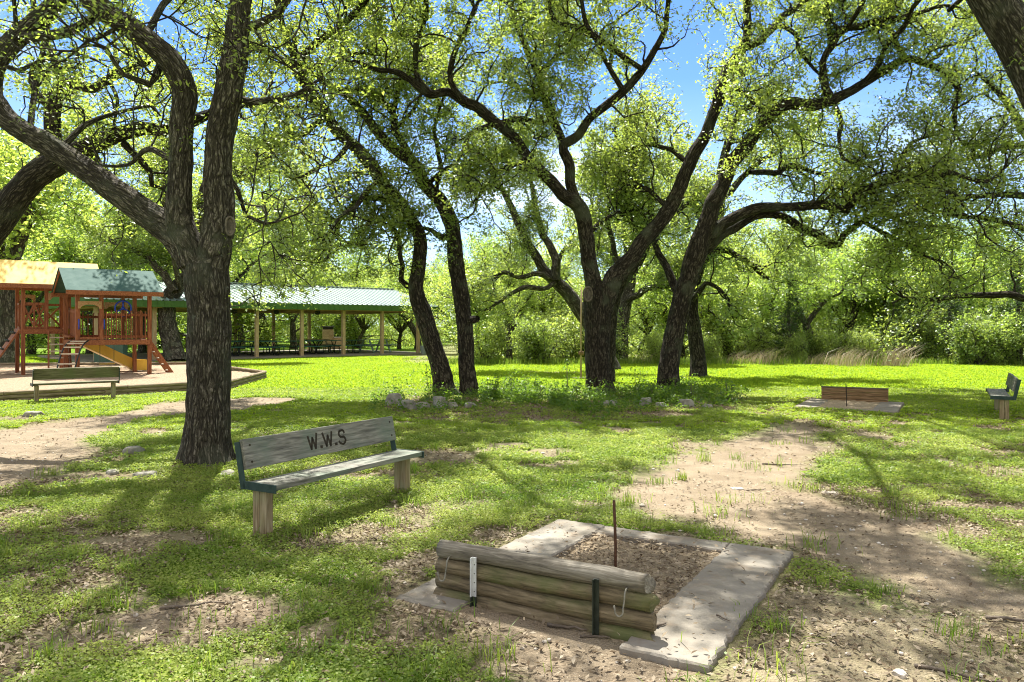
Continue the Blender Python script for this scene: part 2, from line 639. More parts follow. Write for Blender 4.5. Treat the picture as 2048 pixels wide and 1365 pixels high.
PATH = [(-400, 1050), (-400, 850), (0, 862), (150, 838), (370, 803), (480, 795), (610, 797), (590, 806), (470, 822), (330, 836), (230, 868), (215, 900), (170, 925), (90, 958), (0, 985)]
CLEAR = [(1180, 1015), (1215, 965), (1330, 915), (1440, 880), (1530, 850), (1640, 850), (1660, 905), (1620, 945), (1640, 975), (1780, 1020), (1930, 1050), (1990, 1110), (2100, 1170), (2500, 1260), (2500, 1380), (2060, 1330), (1960, 1250), (1820, 1215), (1700, 1165), (1610, 1125), (1500, 1090), (1380, 1056), (1250, 1036)]
DIRT = [  # outline in the photograph's pixels on the ground, strength, softness in metres
    (PATH, 1.0, 0.25), (CLEAR, 1.0, 0.3),
    ([(730, 1200), (830, 1160), (900, 1180), (1300, 1290), (1440, 1300), (1480, 1450), (930, 1450), (960, 1340), (850, 1280)], 1.0, 0.16),
    ([(1450, 1310), (1560, 1170), (1640, 1180), (1800, 1220), (2060, 1230), (2300, 1500), (1450, 1500)], 0.9, 0.2),
    ([(150, 1265), (320, 1195), (480, 1190), (660, 1195), (620, 1245), (420, 1270), (230, 1305)], 1.0, 0.10),
    ([(620, 1060), (760, 1030), (900, 1010), (1000, 1000), (960, 1040), (800, 1070), (680, 1095)], 0.6, 0.14),
    ([(100, 1180), (200, 1150), (330, 1160), (260, 1190), (140, 1200)], 0.6, 0.1),
]
LITTER = [
    ([(560, 1090), (700, 1050), (830, 1020), (900, 1030), (760, 1090), (640, 1110)], 0.8, 0.2),
    ([(730, 1190), (860, 1090), (960, 1060), (1060, 1040), (1100, 1050), (900, 1200), (800, 1220)], 0.8, 0.2),
    ([(1430, 815), (1590, 795), (1800, 805), (1900, 840), (1800, 872), (1600, 862)], 0.9, 0.5),
    ([(740, 795), (1000, 775), (1500, 790), (1520, 818), (1300, 842), (900, 848), (750, 835)], 1.0, 0.4),
    ([(1930, 825), (2080, 825), (2080, 865), (1900, 855)], 0.9, 0.4),
    ([(420, 965), (480, 940), (640, 930), (760, 915), (700, 945), (560, 980), (450, 985)], 0.75, 0.2),
    ([(1440, 1330), (1480, 1200), (1570, 1100), (1640, 1120), (1640, 1200), (1560, 1330)], 0.8, 0.15),
    ([(1520, 880), (1700, 880), (1950, 900), (1900, 930), (1700, 930)], 0.55, 0.4),
    ([(180, 940), (420, 935), (470, 965), (300, 985), (190, 965)], 0.6, 0.2),
]
DIRT = [(poly_w(p), s, w) for p, s, w in DIRT]
LITTER = [(poly_w(p), s, w) for p, s, w in LITTER]
for fx, fy, fr in ((415, 930, 0.42), (888, 790, 0.5), (938, 790, 0.5), (1198, 785, 0.65), (1337, 785, 0.55), (1396, 755, 0.6)):
    fc = onground(fx, fy)[:2]
    LITTER.append((np.array([(fc[0] + fr * math.cos(a), fc[1] + fr * math.sin(a)) for a in np.linspace(0, 2 * math.pi, 12, endpoint=False)]), 0.8, 0.12))


def masks(x, y):
    P = xy3(x, y)
    wx = x + (fbm(P, 1.3, 21) - 0.5) * 0.8 + (fbm(P, 5, 23) - 0.5) * 0.45 + (fbm(P, 14, 24, 2) - 0.5) * 0.16
    wy = y + (fbm(P, 1.3, 31) - 0.5) * 0.8 + (fbm(P, 5, 33) - 0.5) * 0.45 + (fbm(P, 14, 34, 2) - 0.5) * 0.16
    d = np.zeros_like(x)
    l = np.zeros_like(x)
    for poly, s, w in DIRT:
        d = np.maximum(d, s * np.clip(0.5 + sdf(wx, wy, poly) / (2 * w), 0, 1))
    for poly, s, w in LITTER:
        l = np.maximum(l, s * np.clip(0.5 + sdf(wx, wy, poly) / (2 * w), 0, 1))
    nb = fbm(P, 0.9, 41, 4)
    near = np.clip((17 - y) / 4, 0, 1)
    l = np.maximum(l, near * np.clip((nb - 0.52) * 8, 0, 0.85))
    d = np.maximum(d, near * np.clip((fbm(P, 1.7, 47, 3) - 0.60) * 8, 0, 0.85))
    far = np.clip((y - 18) / 4, 0, 1)
    d = np.maximum(d, far * np.clip((fbm(P * np.array((0.35, 1, 1)), 0.7, 51, 3) - 0.67) * 8, 0, 0.7))
    d = np.maximum(d, np.clip((y - 34) / 3, 0, 0.55) * (x > -6))
    return d, np.clip(l * (1 - 0.6 * d), 0, 1)


# ------------------------------------------------------------------ pit axes
UD = np.array((0.5, 0.866))
VD = np.array((0.866, -0.5))
NL = np.array((-0.672, 4.45))
NL2 = np.array((5.48, 15.1))


def in_pad(x, y):
    out = np.zeros(x.shape, bool)
    for o in (NL, NL2):
        u = (x - o[0]) * UD[0] + (y - o[1]) * UD[1]
        v = (x - o[0]) * VD[0] + (y - o[1]) * VD[1]
        out |= (u > -0.03) & (u < 2.13) & (v > -0.03) & (v < 1.85)
    return out


PLAY = np.array([(-12.5, 14.6), (-7.3, 20.0), (-7.7, 24.2), (-12.5, 30.5), (-20, 29.5), (-26, 22.0)])


def build_ground():
    xs = np.concatenate([-np.geomspace(11, 400, 60)[::-1], np.linspace(-10.9, 10.9, 300), np.geomspace(11, 400, 60)])
    ys = np.concatenate([-np.geomspace(1, 60, 14)[::-1] + 1.0, np.linspace(1.2, 13, 210), np.geomspace(13.1, 40, 130), np.geomspace(41, 500, 40)])
    X, Y = np.meshgrid(xs, ys)
    x, y = X.ravel(), Y.ravel()
    z = gz(x, y)
    # raised playground is a separate object; flatten the ground there and under the slab
    V = np.stack([x, y, z], 1)
    nx, ny = len(xs), len(ys)
    i = np.arange((nx - 1) * (ny - 1))
    a = (i // (nx - 1)) * nx + i % (nx - 1)
    Q = np.stack([a, a + 1, a + nx + 1, a + nx], 1)
    d, l = masks(x, y)
    c = V[Q].mean(1)
    pth = sdf(c[:, 0], c[:, 1], DIRT[0][0]) > 0
    clr = sdf(c[:, 0], c[:, 1], DIRT[1][0]) > 0
    for name, sel in (('ground', ~(pth | clr)), ('path', pth), ('dirt_clearing', clr)):
        q = Q[sel]
        used, inv = np.unique(q.ravel(), return_inverse=True)
        me = fast_mesh(name, V[used], inv.reshape(-1, 4), smooth=True)
        for nm, arr in (('dirt', d), ('litter', l)):
            at_ = me.attributes.new(nm, 'FLOAT', 'POINT')
            at_.data.foreach_set('value', arr[used].astype(np.float32))
        o = link(name, me, M['ground'])
        tag(o, kind='structure')


build_ground()


# ------------------------------------------------------------------ leaf quads
def unit(v):
    return v / (np.linalg.norm(v, axis=1, keepdims=True) + 1e-9)


def leaves(C, size, aspect=0.5, upbias=0.6, r=None, droop=0.0):
    """rhombic leaves at C; returns V, F, tint"""
    r = r or rng
    n = len(C)
    nrm = r.normal(size=(n, 3))
    nrm[:, 2] = np.abs(nrm[:, 2]) + upbias
    nrm = unit(nrm)
    d = r.normal(size=(n, 3))
    d[:, 2] -= droop
    d = unit(d - nrm * (d * nrm).sum(1, keepdims=True))
    s = np.cross(nrm, d)
    sz = (size if hasattr(size, '__len__') else np.full(n, size)) * r.uniform(0.5, 1.4, n)
    sz = sz[:, None]
    b = C - d * sz * 0.5
    t = C + d * sz * 0.5
    w = sz * aspect * 0.5
    mid = C + nrm * sz * 0.06
    V = np.stack([b, mid + s * w, t, mid - s * w], 1).reshape(-1, 3)
    Fq = np.arange(4 * n).reshape(n, 4)
    return V, Fq, r.uniform(0, 1, n)


def blades(C, h, w, lean=0.5, r=None, wind=(0, 0)):
    """grass blades: a tapering quad bent once (2 quads)"""
    r = r or rng
    n = len(C)
    a = r.uniform(0, 2 * np.pi, n)
    side = np.stack([np.cos(a), np.sin(a), np.zeros(n)], 1)
    dirn = np.stack([-np.sin(a), np.cos(a), np.zeros(n)], 1)
    hh = (h * r.uniform(0.5, 1.25, n))[:, None]
    k = (lean * r.uniform(0.1, 1.1, n))[:, None]
    bend = dirn * k + np.array((wind[0], wind[1], 0.0))
    up = np.array((0, 0, 1.0))
    ww = (w * r.uniform(0.7, 1.2, n))[:, None] * 0.5
    p1 = C + hh * (0.55 * up + 0.22 * bend)
    p2 = C + hh * (0.95 * up / (1 + 0.5 * k) + 0.8 * bend)
    V = np.stack([C - side * ww, C + side * ww, p1 + side * ww * 0.8, p1 - side * ww * 0.8, p2 + side * ww * 0.12, p2 - side * ww * 0.12], 1).reshape(-1, 3)
    b = (np.arange(n) * 6)[:, None]
    Fq = np.concatenate([b + np.array((0, 1, 2, 3)), b + np.array((3, 2, 4, 5))], 1).reshape(-1, 4)
    return V, Fq, np.repeat(r.uniform(0, 1, n), 2)


def join(parts):
    Vs, Fs, Ts, o = [], [], [], 0
    for V, Fq, T in parts:
        Vs.append(V)
        Fs.append(Fq + o)
        Ts.append(T)
        o += len(V)
    return np.concatenate(Vs), np.concatenate(Fs), np.concatenate(Ts)


# ------------------------------------------------------------------ ground cover (nobody could count it)
def scatter(n, y0, y1, p=1.0):
    """random ground points inside the wedge that can be seen, denser near"""
    t = rng.uniform(0, 1, n)
    y = (y0 ** p + t * (y1 ** p - y0 ** p)) ** (1 / p)
    x = rng.uniform(-1, 1, n) * (0.72 * y + 1.2)
    return x, y


def green_density(x, y):
    d, l = masks(x, y)
    P = xy3(x, y)
    g = np.clip(1.15 - 1.25 * d - 0.8 * l, 0, 1)
    pat = 0.62 * fbm(P, 4.5, 61, 3) + 0.38 * fbm(P, 15, 66, 2)
    g = np.where(y < 20, np.clip((g * 0.95 + (pat - 0.5) * 2.6 * (1 - 0.7 * d) - 0.20 - 0.22 * d) * 2.6, 0, 1), g * np.clip(0.45 + 1.2 * (pat - 0.2), 0, 1))
    g[sdf(x, y, PLAY) > -0.1] = 0
    g[in_pad(x, y)] = 0
    return g, d, l


def ground_cover():
    parts = []
    for n, y0, y1, sz, hh in ((560000, 3.0, 7.5, 0.016, 0.06), (520000, 7.5, 13.0, 0.025, 0.065), (330000, 13.0, 20.0, 0.038, 0.06)):
        x, y = scatter(n, y0, y1, 1.6)
        g, d, l = green_density(x, y)
        k = rng.uniform(0, 1, n) < g
        x, y, g = x[k], y[k], g[k]
        P = xy3(x, y)
        hmax = hh * (0.35 + 0.9 * fbm(P, 3.1, 71))
        z = gz(x, y) + hmax * rng.uniform(0.05, 1, len(x))
        V, Fq, T = leaves(np.stack([x, y, z], 1), sz, 0.75, 1.3)
        T = np.clip(0.5 * T + 0.8 * (fbm(P, 1.1, 77) - 0.3) + 0.9 * (fbm(P, 6, 79, 2) - 0.42), 0, 1)
        parts.append((V, Fq, T))
    V, Fq, T = join(parts)
    tag(link('clover', fast_mesh('clover', V, Fq, tint=T), M['clover']), 'low green clover and weeds carpeting the foreground under the oaks', 'ground cover', kind='stuff')
    # far lawn
    parts = []
    for n, y0, y1, h, w in ((170000, 12.0, 20.0, 0.06, 0.012), (260000, 20.0, 42.0, 0.075, 0.03)):
        x, y = scatter(n, y0, y1, 1.6)
        g, d, l = green_density(x, y)
        g = np.clip(g * 1.4, 0, 1)
        bed = sdf(x, y, LITTER[3][0]) > 0
        g[bed] *= 0.12
        g[(y > 33.5) & (x > -5)] *= 0.25
        k = rng.uniform(0, 1, n) < g
        x, y = x[k], y[k]
        V, Fq, T = blades(np.stack([x, y, gz(x, y)], 1), h, w, 1.5)
        parts.append((V, Fq, T))
        V, Fq, T = leaves(np.stack([x + 0.03, y, gz(x, y) + h * rng.uniform(0.2, 0.7, len(x))], 1), h * 0.75, 0.4, 2.2)
        parts.append((V, Fq, T))
    V, Fq, T = join(parts)
    tag(link('lawn_grass', fast_mesh('lawn_grass', V, Fq, tint=T), M['lawn']), 'sunlit bright green mown lawn between the oaks and the woods', 'grass', kind='stuff')
    # tufts of longer grass near the camera
    parts = []
    n = 560
    x, y = scatter(n, 3.1, 12.0, 1.3)
    d, l = masks(x, y)
    ok = (rng.uniform(0, 1, n) < np.where(d > 0.75, 0.22, 0.8)) & ~in_pad(x, y) & ~in_pad(x - 0.12, y) & ~in_pad(x + 0.12, y) & ~in_pad(x, y + 0.12) & (sdf(x, y, DIRT[0][0]) < 0.1)
    xs = list(x[ok]) + [onground(px, py)[0] for px, py in ((205, 1265), (1450, 1010), (1560, 930), (1910, 1270), (740, 1190), (960, 1340), (1540, 1252), (1560, 1270), (1640, 1180), (620, 1210), (1700, 985), (1330, 930))]
    ys = list(y[ok]) + [onground(px, py)[1] for px, py in ((205, 1265), (1450, 1010), (1560, 930), (1910, 1270), (740, 1190), (960, 1340), (1540, 1252), (1560, 1270), (1640, 1180), (620, 1210), (1700, 985), (1330, 930))]
    for cx, cy in zip(xs, ys):
        m = rng.integers(14, 60)
        rad = rng.uniform(0.03, 0.11)
        px, py = cx + rng.normal(0, rad, m), cy + rng.normal(0, rad, m)
        parts.append(blades(np.stack([px, py, gz(px, py)], 1), rng.uniform(0.07, 0.16), 0.006, 1.3))
        parts[-1] = (parts[-1][0], parts[-1][1], np.clip(parts[-1][2] * 0.5 + rng.uniform(0, 0.5), 0, 1))
    V, Fq, T = join(parts)
    tag(link('grass', fast_mesh('grass', V, Fq, tint=T), M['tuft']), 'longer tufts of grass scattered over the dirt and clover', 'grass', kind='stuff')
    # fallen leaves
    parts = []
    for n, y0, y1, sz in ((150000, 3.0, 8.0, 0.036), (110000, 8.0, 19.0, 0.05)):
        x, y = scatter(n, y0, y1, 1.6)
        d, l = masks(x, y)
        den = np.clip(0.20 + 0.70 * l + 0.05 * d, 0, 1)
        den[sdf(x, y, DIRT[1][0]) > 0.2] *= 0.25
        den[sdf(x, y, DIRT[0][0]) > 0.1] *= 0.3
        u = (x - NL[0]) * UD[0] + (y - NL[1]) * UD[1]
        v = (x - NL[0]) * VD[0] + (y - NL[1]) * VD[1]
        pad = in_pad(x, y)
        den[pad] = 0.03
        if y0 > 7:
            den[pad] = 0
        hole = (u > 0.36) & (u < 1.89) & (v > 0.43) & (v < 1.36)
        den[hole] = 0.5
        k = rng.uniform(0, 1, n) < den
        x, y = x[k], y[k]
        hole, pad = hole[k], pad[k]
        z = np.where(pad & ~hole, 0.053, np.where(hole, 0.03, gz(x, y))) + 0.008 + rng.uniform(0, 0.015, len(x))
        V, Fq, T = leaves(np.stack([x, y, z], 1), sz, 0.42, 2.0)
        parts.append((V, Fq, T ** 1.5))
    V, Fq, T = join(parts)
    tag(link('leaf_litter', fast_mesh('leaf_litter', V, Fq, tint=T), M['litter']), 'dry brown oak leaves strewn over the ground and in the near pit', 'leaf litter', kind='stuff')
    # gravel: small pale stones on bare soil
    n = 2600
    x, y = scatter(n, 3.0, 12.0, 1.3)
    d, l = masks(x, y)
    k = (rng.uniform(0, 1, n) < d * 0.8 + 0.03) & ~in_pad(x, y)
    x, y = x[k], y[k]
    ico = bmesh.new()
    bmesh.ops.create_icosphere(ico, subdivisions=1, radius=1)
    iv = np.array([v.co[:] for v in ico.verts])
    ifc = np.array([[v.index for v in f.verts] for f in ico.faces])
    ico.free()
    s = rng.uniform(0.004, 0.014, len(x)) * np.where(rng.uniform(0, 1, len(x)) < 0.05, 2.0, 1)
    sc = s[:, None, None] * rng.uniform(0.6, 1.4, (len(x), 1, 3)) * np.array((1, 1, 0.6))
    V = iv[None] * sc * rng.uniform(0.8, 1.2, (len(x), len(iv), 1))
    V = V + np.stack([x, y, gz(x, y) + s * 0.3], 1)[:, None]
    Fq = (np.arange(len(x)) * len(iv))[:, None, None] + ifc[None]
    tag(link('gravel', fast_mesh('gravel', V.reshape(-1, 3), Fq.reshape(-1, 3), smooth=True), M['pebble']), 'small pale stones scattered on the bare dirt', 'gravel', kind='stuff')


ground_cover()


# ------------------------------------------------------------------ trees
def smooth_line(P, rad, step=0.25, wob=0.0, r=None):
    """Catmull-Rom through P, resampled, with a gnarled wobble"""
    P = np.asarray(P, float)
    rad = np.asarray(rad, float)
    if len(P) == 2:
        P = np.stack([P[0], (P[0] + P[1]) / 2, P[1]])
        rad = np.array([rad[0], rad.mean(), rad[1]])
    A = np.concatenate([[2 * P[0] - P[1]], P, [2 * P[-1] - P[-2]]])
    outP, outR = [], []
    for i in range(len(P) - 1):
        p0, p1, p2, p3 = A[i:i + 4]
        n = max(1, int(np.linalg.norm(p2 - p1) / step))
        t = (np.arange(n) / n)[:, None]
        outP.append(0.5 * (2 * p1 + (p2 - p0) * t + (2 * p0 - 5 * p1 + 4 * p2 - p3) * t ** 2 + (3 * p1 - p0 - 3 * p2 + p3) * t ** 3))
        outR.append(rad[i] + (rad[i + 1] - rad[i]) * t[:, 0])
    outP.append(P[-1:])
    outR.append(rad[-1:])
    Q, rr = np.concatenate(outP), np.concatenate(outR)
    if wob and len(Q) > 3:
        w = np.stack([vnoise(Q, 2.3, 3), vnoise(Q, 2.3, 9), vnoise(Q, 2.3, 15)], 1) - 0.5
        e = np.minimum(1, np.arange(len(Q)) / 4.0)[:, None]
        Q = Q + w * wob * e
    return Q, rr


class Tree:
    def __init__(self, seed):
        self.r = np.random.default_rng(seed)
        self.V, self.F, self.UV, self.nv = [], [], [], 0
        self.C, self.ivy = [], []

    def tube(self, P, rad, n, lump=0.0):
        k = len(P)
        T = np.gradient(P, axis=0)
        T = unit(T)
        ref = np.array((0.13, -1.0, 0.21)) if abs(T[0] @ np.array((0, -1.0, 0))) < 0.9 else np.array((1.0, 0, 0.1))
        A = np.zeros((k, 3))
        a = ref
        for i in range(k):
            a = a - T[i] * (a @ T[i])
            a = a / (np.linalg.norm(a) + 1e-9)
            A[i] = a
        B = np.cross(T, A)
        th = 2 * np.pi * np.arange(n) / n + np.pi
        rr = np.repeat(rad[:, None], n, 1)
        base = P[:, None] + (A[:, None] * np.cos(th)[None, :, None] + B[:, None] * np.sin(th)[None, :, None]) * rr[..., None]
        if lump:
            q = base.reshape(-1, 3)
            m = 1 + lump * 2.2 * (fbm(q, 2.6, 5) - 0.5) + lump * 1.2 * (fbm(q * np.array((1, 1, .45)), 11, 8, 2) - 0.5)
            m = m.reshape(k, n)
            if n >= 18:
                Lc = np.concatenate([[0], np.cumsum(np.linalg.norm(np.diff(P, axis=0), axis=1))])
                cyl = np.stack([np.cos(th)[None] * rr, np.sin(th)[None] * rr, np.repeat(Lc[:, None] * 0.25, n, 1)], -1).reshape(-1, 3)
                f = np.abs(vnoise(cyl, 22, 3) - 0.5) * 2 + 0.5 * np.abs(vnoise(cyl, 47, 9) - 0.5)
                m = m + (np.clip(f, 0, 0.8).reshape(k, n) - 0.4) * (0.016 / np.maximum(rr, 0.05))
            if n >= 30 and P[0, 2] < 0.1:
                ph = P[0, 0] * 3.0
                lobes = 0.5 + 0.5 * np.cos(5 * th + ph) + 0.35 * np.cos(3 * th + 2 * ph)
                m = m + (np.clip(lobes, 0, 1.3)[None] * 0.42) * np.exp(-np.maximum(P[:, 2], 0) / 0.13)[:, None]
            base = P[:, None] + (base - P[:, None]) * m[..., None]
        L_ = np.concatenate([[0], np.cumsum(np.linalg.norm(np.diff(P, axis=0), axis=1))])
        i, j = np.meshgrid(np.arange(k - 1), np.arange(n), indexing='ij')
        i, j = i.ravel(), j.ravel()
        j2 = (j + 1) % n
        self.F.append(np.stack([i * n + j, i * n + j2, (i + 1) * n + j2, (i + 1) * n + j], 1) + self.nv)
        w = 2 * np.pi * rad.mean() / n
        self.UV.append(np.stack([np.stack([j * w, L_[i]], 1), np.stack([(j + 1) * w, L_[i]], 1), np.stack([(j + 1) * w, L_[i + 1]], 1), np.stack([j * w, L_[i + 1]], 1)], 1).reshape(-1, 2))
        self.V.append(base.reshape(-1, 3))
        self.nv += k * n

    def walk(self, p, d, Ln, step=0.16, wild=0.34, up=0.06):
        n = max(3, int(Ln / step))
        pts = [p]
        for _ in range(n):
            d = d + self.r.normal(0, wild, 3) + np.array((0, 0, up))
            d = d / np.linalg.norm(d)
            pts.append(pts[-1] + d * step)
        return np.array(pts)

    def twig(self, p, d, Ln, nl, spread):
        P = self.walk(p, d, Ln, 0.13, 0.4, 0.02)
        self.tube(P, np.linspace(0.010, 0.0035, len(P)) * self.tk, 3)
        t = self.r.uniform(0.25, 1.05, nl) * (len(P) - 1)
        i = np.clip(t.astype(int), 0, len(P) - 2)
        f = (t - i)[:, None]
        self.C.append(P[i] * (1 - f) + P[i + 1] * f + self.r.normal(0, spread, (nl, 3)))

    tk = 1.0

    def branch(self, p, d, Ln, r0, nl=55, spread=0.10, dens=0.18, depth=0):
        P = self.walk(p, d, Ln)
        rad = np.linspace(r0, max(0.007, r0 * 0.25), len(P))
        self.tube(P, rad, 5 if r0 > 0.02 else 4)
        s = 0.25 * Ln
        step = 0.16
        while s < Ln:
            i = min(int(s / step), len(P) - 2)
            t = P[i + 1] - P[i]
            t = t / np.linalg.norm(t)
            side = self.r.normal(size=3)
            side -= t * (side @ t)
            side /= np.linalg.norm(side) + 1e-9
            dd = t * 0.6 + side + np.array((0, 0, 0.12))
            dd /= np.linalg.norm(dd)
            if depth == 0 and Ln > 1.6 and self.r.uniform() < 0.22:
                self.branch(P[i], dd, Ln * 0.5, rad[i] * 0.7, nl, spread, dens, 1)
            else:
                self.twig(P[i], dd, self.r.uniform(0.3, 0.75), nl, spread)
            s += dens * self.r.uniform(0.6, 1.5)
        self.twig(P[-1], P[-1] - P[-2] + 1e-6, 0.45, nl, spread)

    def limb(self, P, rad, n=10, lump=0.06, wob=0.0, step=0.22, leafy=None, every=0.42, Ln=(0.8, 2.0), nl=55, spread=0.10, up=0.35, ends=3, dens=0.18):
        """leafy = (start, end) as fractions of its length where side branches grow"""
        Q, rr = smooth_line(P, rad, step, wob)
        self.tube(Q, rr, n, lump)
        if leafy:
            L_ = np.concatenate([[0], np.cumsum(np.linalg.norm(np.diff(Q, axis=0), axis=1))])
            s = leafy[0] * L_[-1]
            while s < leafy[1] * L_[-1]:
                i = min(int(np.searchsorted(L_, s)), len(Q) - 2)
                t = Q[i + 1] - Q[i]
                t = t / (np.linalg.norm(t) + 1e-9)
                side = self.r.normal(size=3)
                side -= t * (side @ t)
                side /= np.linalg.norm(side) + 1e-9
                d = 0.45 * t + side + np.array((0, 0, up))
                d /= np.linalg.norm(d)
                self.branch(Q[i], d, self.r.uniform(*Ln), min(0.03, rr[i] * 0.45), nl, spread, dens)
                s += every * self.r.uniform(0.6, 1.5)
            t = Q[-1] - Q[-2]
            t /= np.linalg.norm(t) + 1e-9
            for _ in range(ends):
                d = t + self.r.normal(0, 0.6, 3)
                d /= np.linalg.norm(d)
                self.branch(Q[-1], d, self.r.uniform(*Ln), min(0.03, rr[-1] * 0.8), nl, spread, dens)
        return Q, rr

    def shoots(self, Q, rr, n, size=0.05):
        """fresh leafy shoots growing straight out of the bark"""
        i = self.r.integers(0, len(Q) - 1, n)
        for a in i:
            d = unit(self.r.normal(size=(1, 3)))[0]
            c = Q[a] + d * (rr[a] + 0.05)
            self.C.append(c + self.r.normal(0, 0.07, (22, 3)))

    def finish(self, root, bark, leaf, size, aspect=0.5, trunk_name='trunk', droop=0.3, upbias=0.5):
        V, Fq, UV = np.concatenate(self.V), np.concatenate(self.F), np.concatenate(self.UV)
        o = np.array(root.location)
        me = fast_mesh('trunk', V - o, Fq, smooth=True, uv=UV)
        link(trunk_name, me, bark, root)
        if self.C:
            C = np.concatenate(self.C)
            V, Fq, T = leaves(C - o, size, aspect, upbias, self.r, droop)
            T = np.clip(0.6 * T + 0.9 * (fbm(C, 0.55, 5) - 0.28), 0, 1)
            me = fast_mesh('crown', V, Fq, tint=T)
            link('crown', me, leaf, root)
        self.V = self.F = self.UV = self.C = None


def trace(D, pts, d0=0.0, d1=0.0):
    """photograph pixels (x, y, half width) -> points and radii, the depth running from D+d0 to D+d1"""
    n = len(pts)
    P, rad = [], []
    for i, (px, py, hw) in enumerate(pts):
        t = i / max(1, n - 1)
        Y = D + d0 + (d1 - d0) * t
        P.append(at(px, py, Y))
        rad.append(0.94 * hw / F * Y)
    return np.array(P), np.array(rad)


def root_at(px, py, label, name='oak_tree', group=None, Y=None):
    p = onground(px, py) if Y is None else np.array(((px - CX) / F * Y, Y, 0.0))
    return thing(name, label, 'tree', (p[0], p[1], 0.0), 0, group)


def scar(T_root, px, py, Y, rx, rz, label):
    """an old pruning scar: a raised ring round a dished disc"""
    c = at(px, py, Y)
    mb = MB()
    ring = []
    for k in range(21):
        a = 2 * math.pi * k / 20
        ring.append((c[0] + math.cos(a) * rx, c[1] - 0.012 + 0.02 * math.cos(a), c[2] + math.sin(a) * rz))
    mb.tube(ring, rx * 0.30, 8, False)
    o = np.array(T_root.location)
    mb.v = [tuple(np.array(v) - o) for v in mb.v]
    s = mb.build('pruning_scar', M['scar'], T_root, 0, True, 0.02)
    s['label'] = label
    mb = MB()
    mb.prism([(math.cos(2 * math.pi * k / 16) * rx * 0.85, math.sin(2 * math.pi * k / 16) * rz * 0.85) for k in range(16)], 0.05, tuple(c - o - np.array((0, -0.05, 0))), (1, 0.15, 0), (0, 0, 1), (0, -1, 0))
    mb.build('scar_face', M['scar'], s)


M['scar'] = plain('old pruning scar wood', (0.05, 0.042, 0.03), (0.17, 0.145, 0.105), 18, 0.9, 0, 0.8)


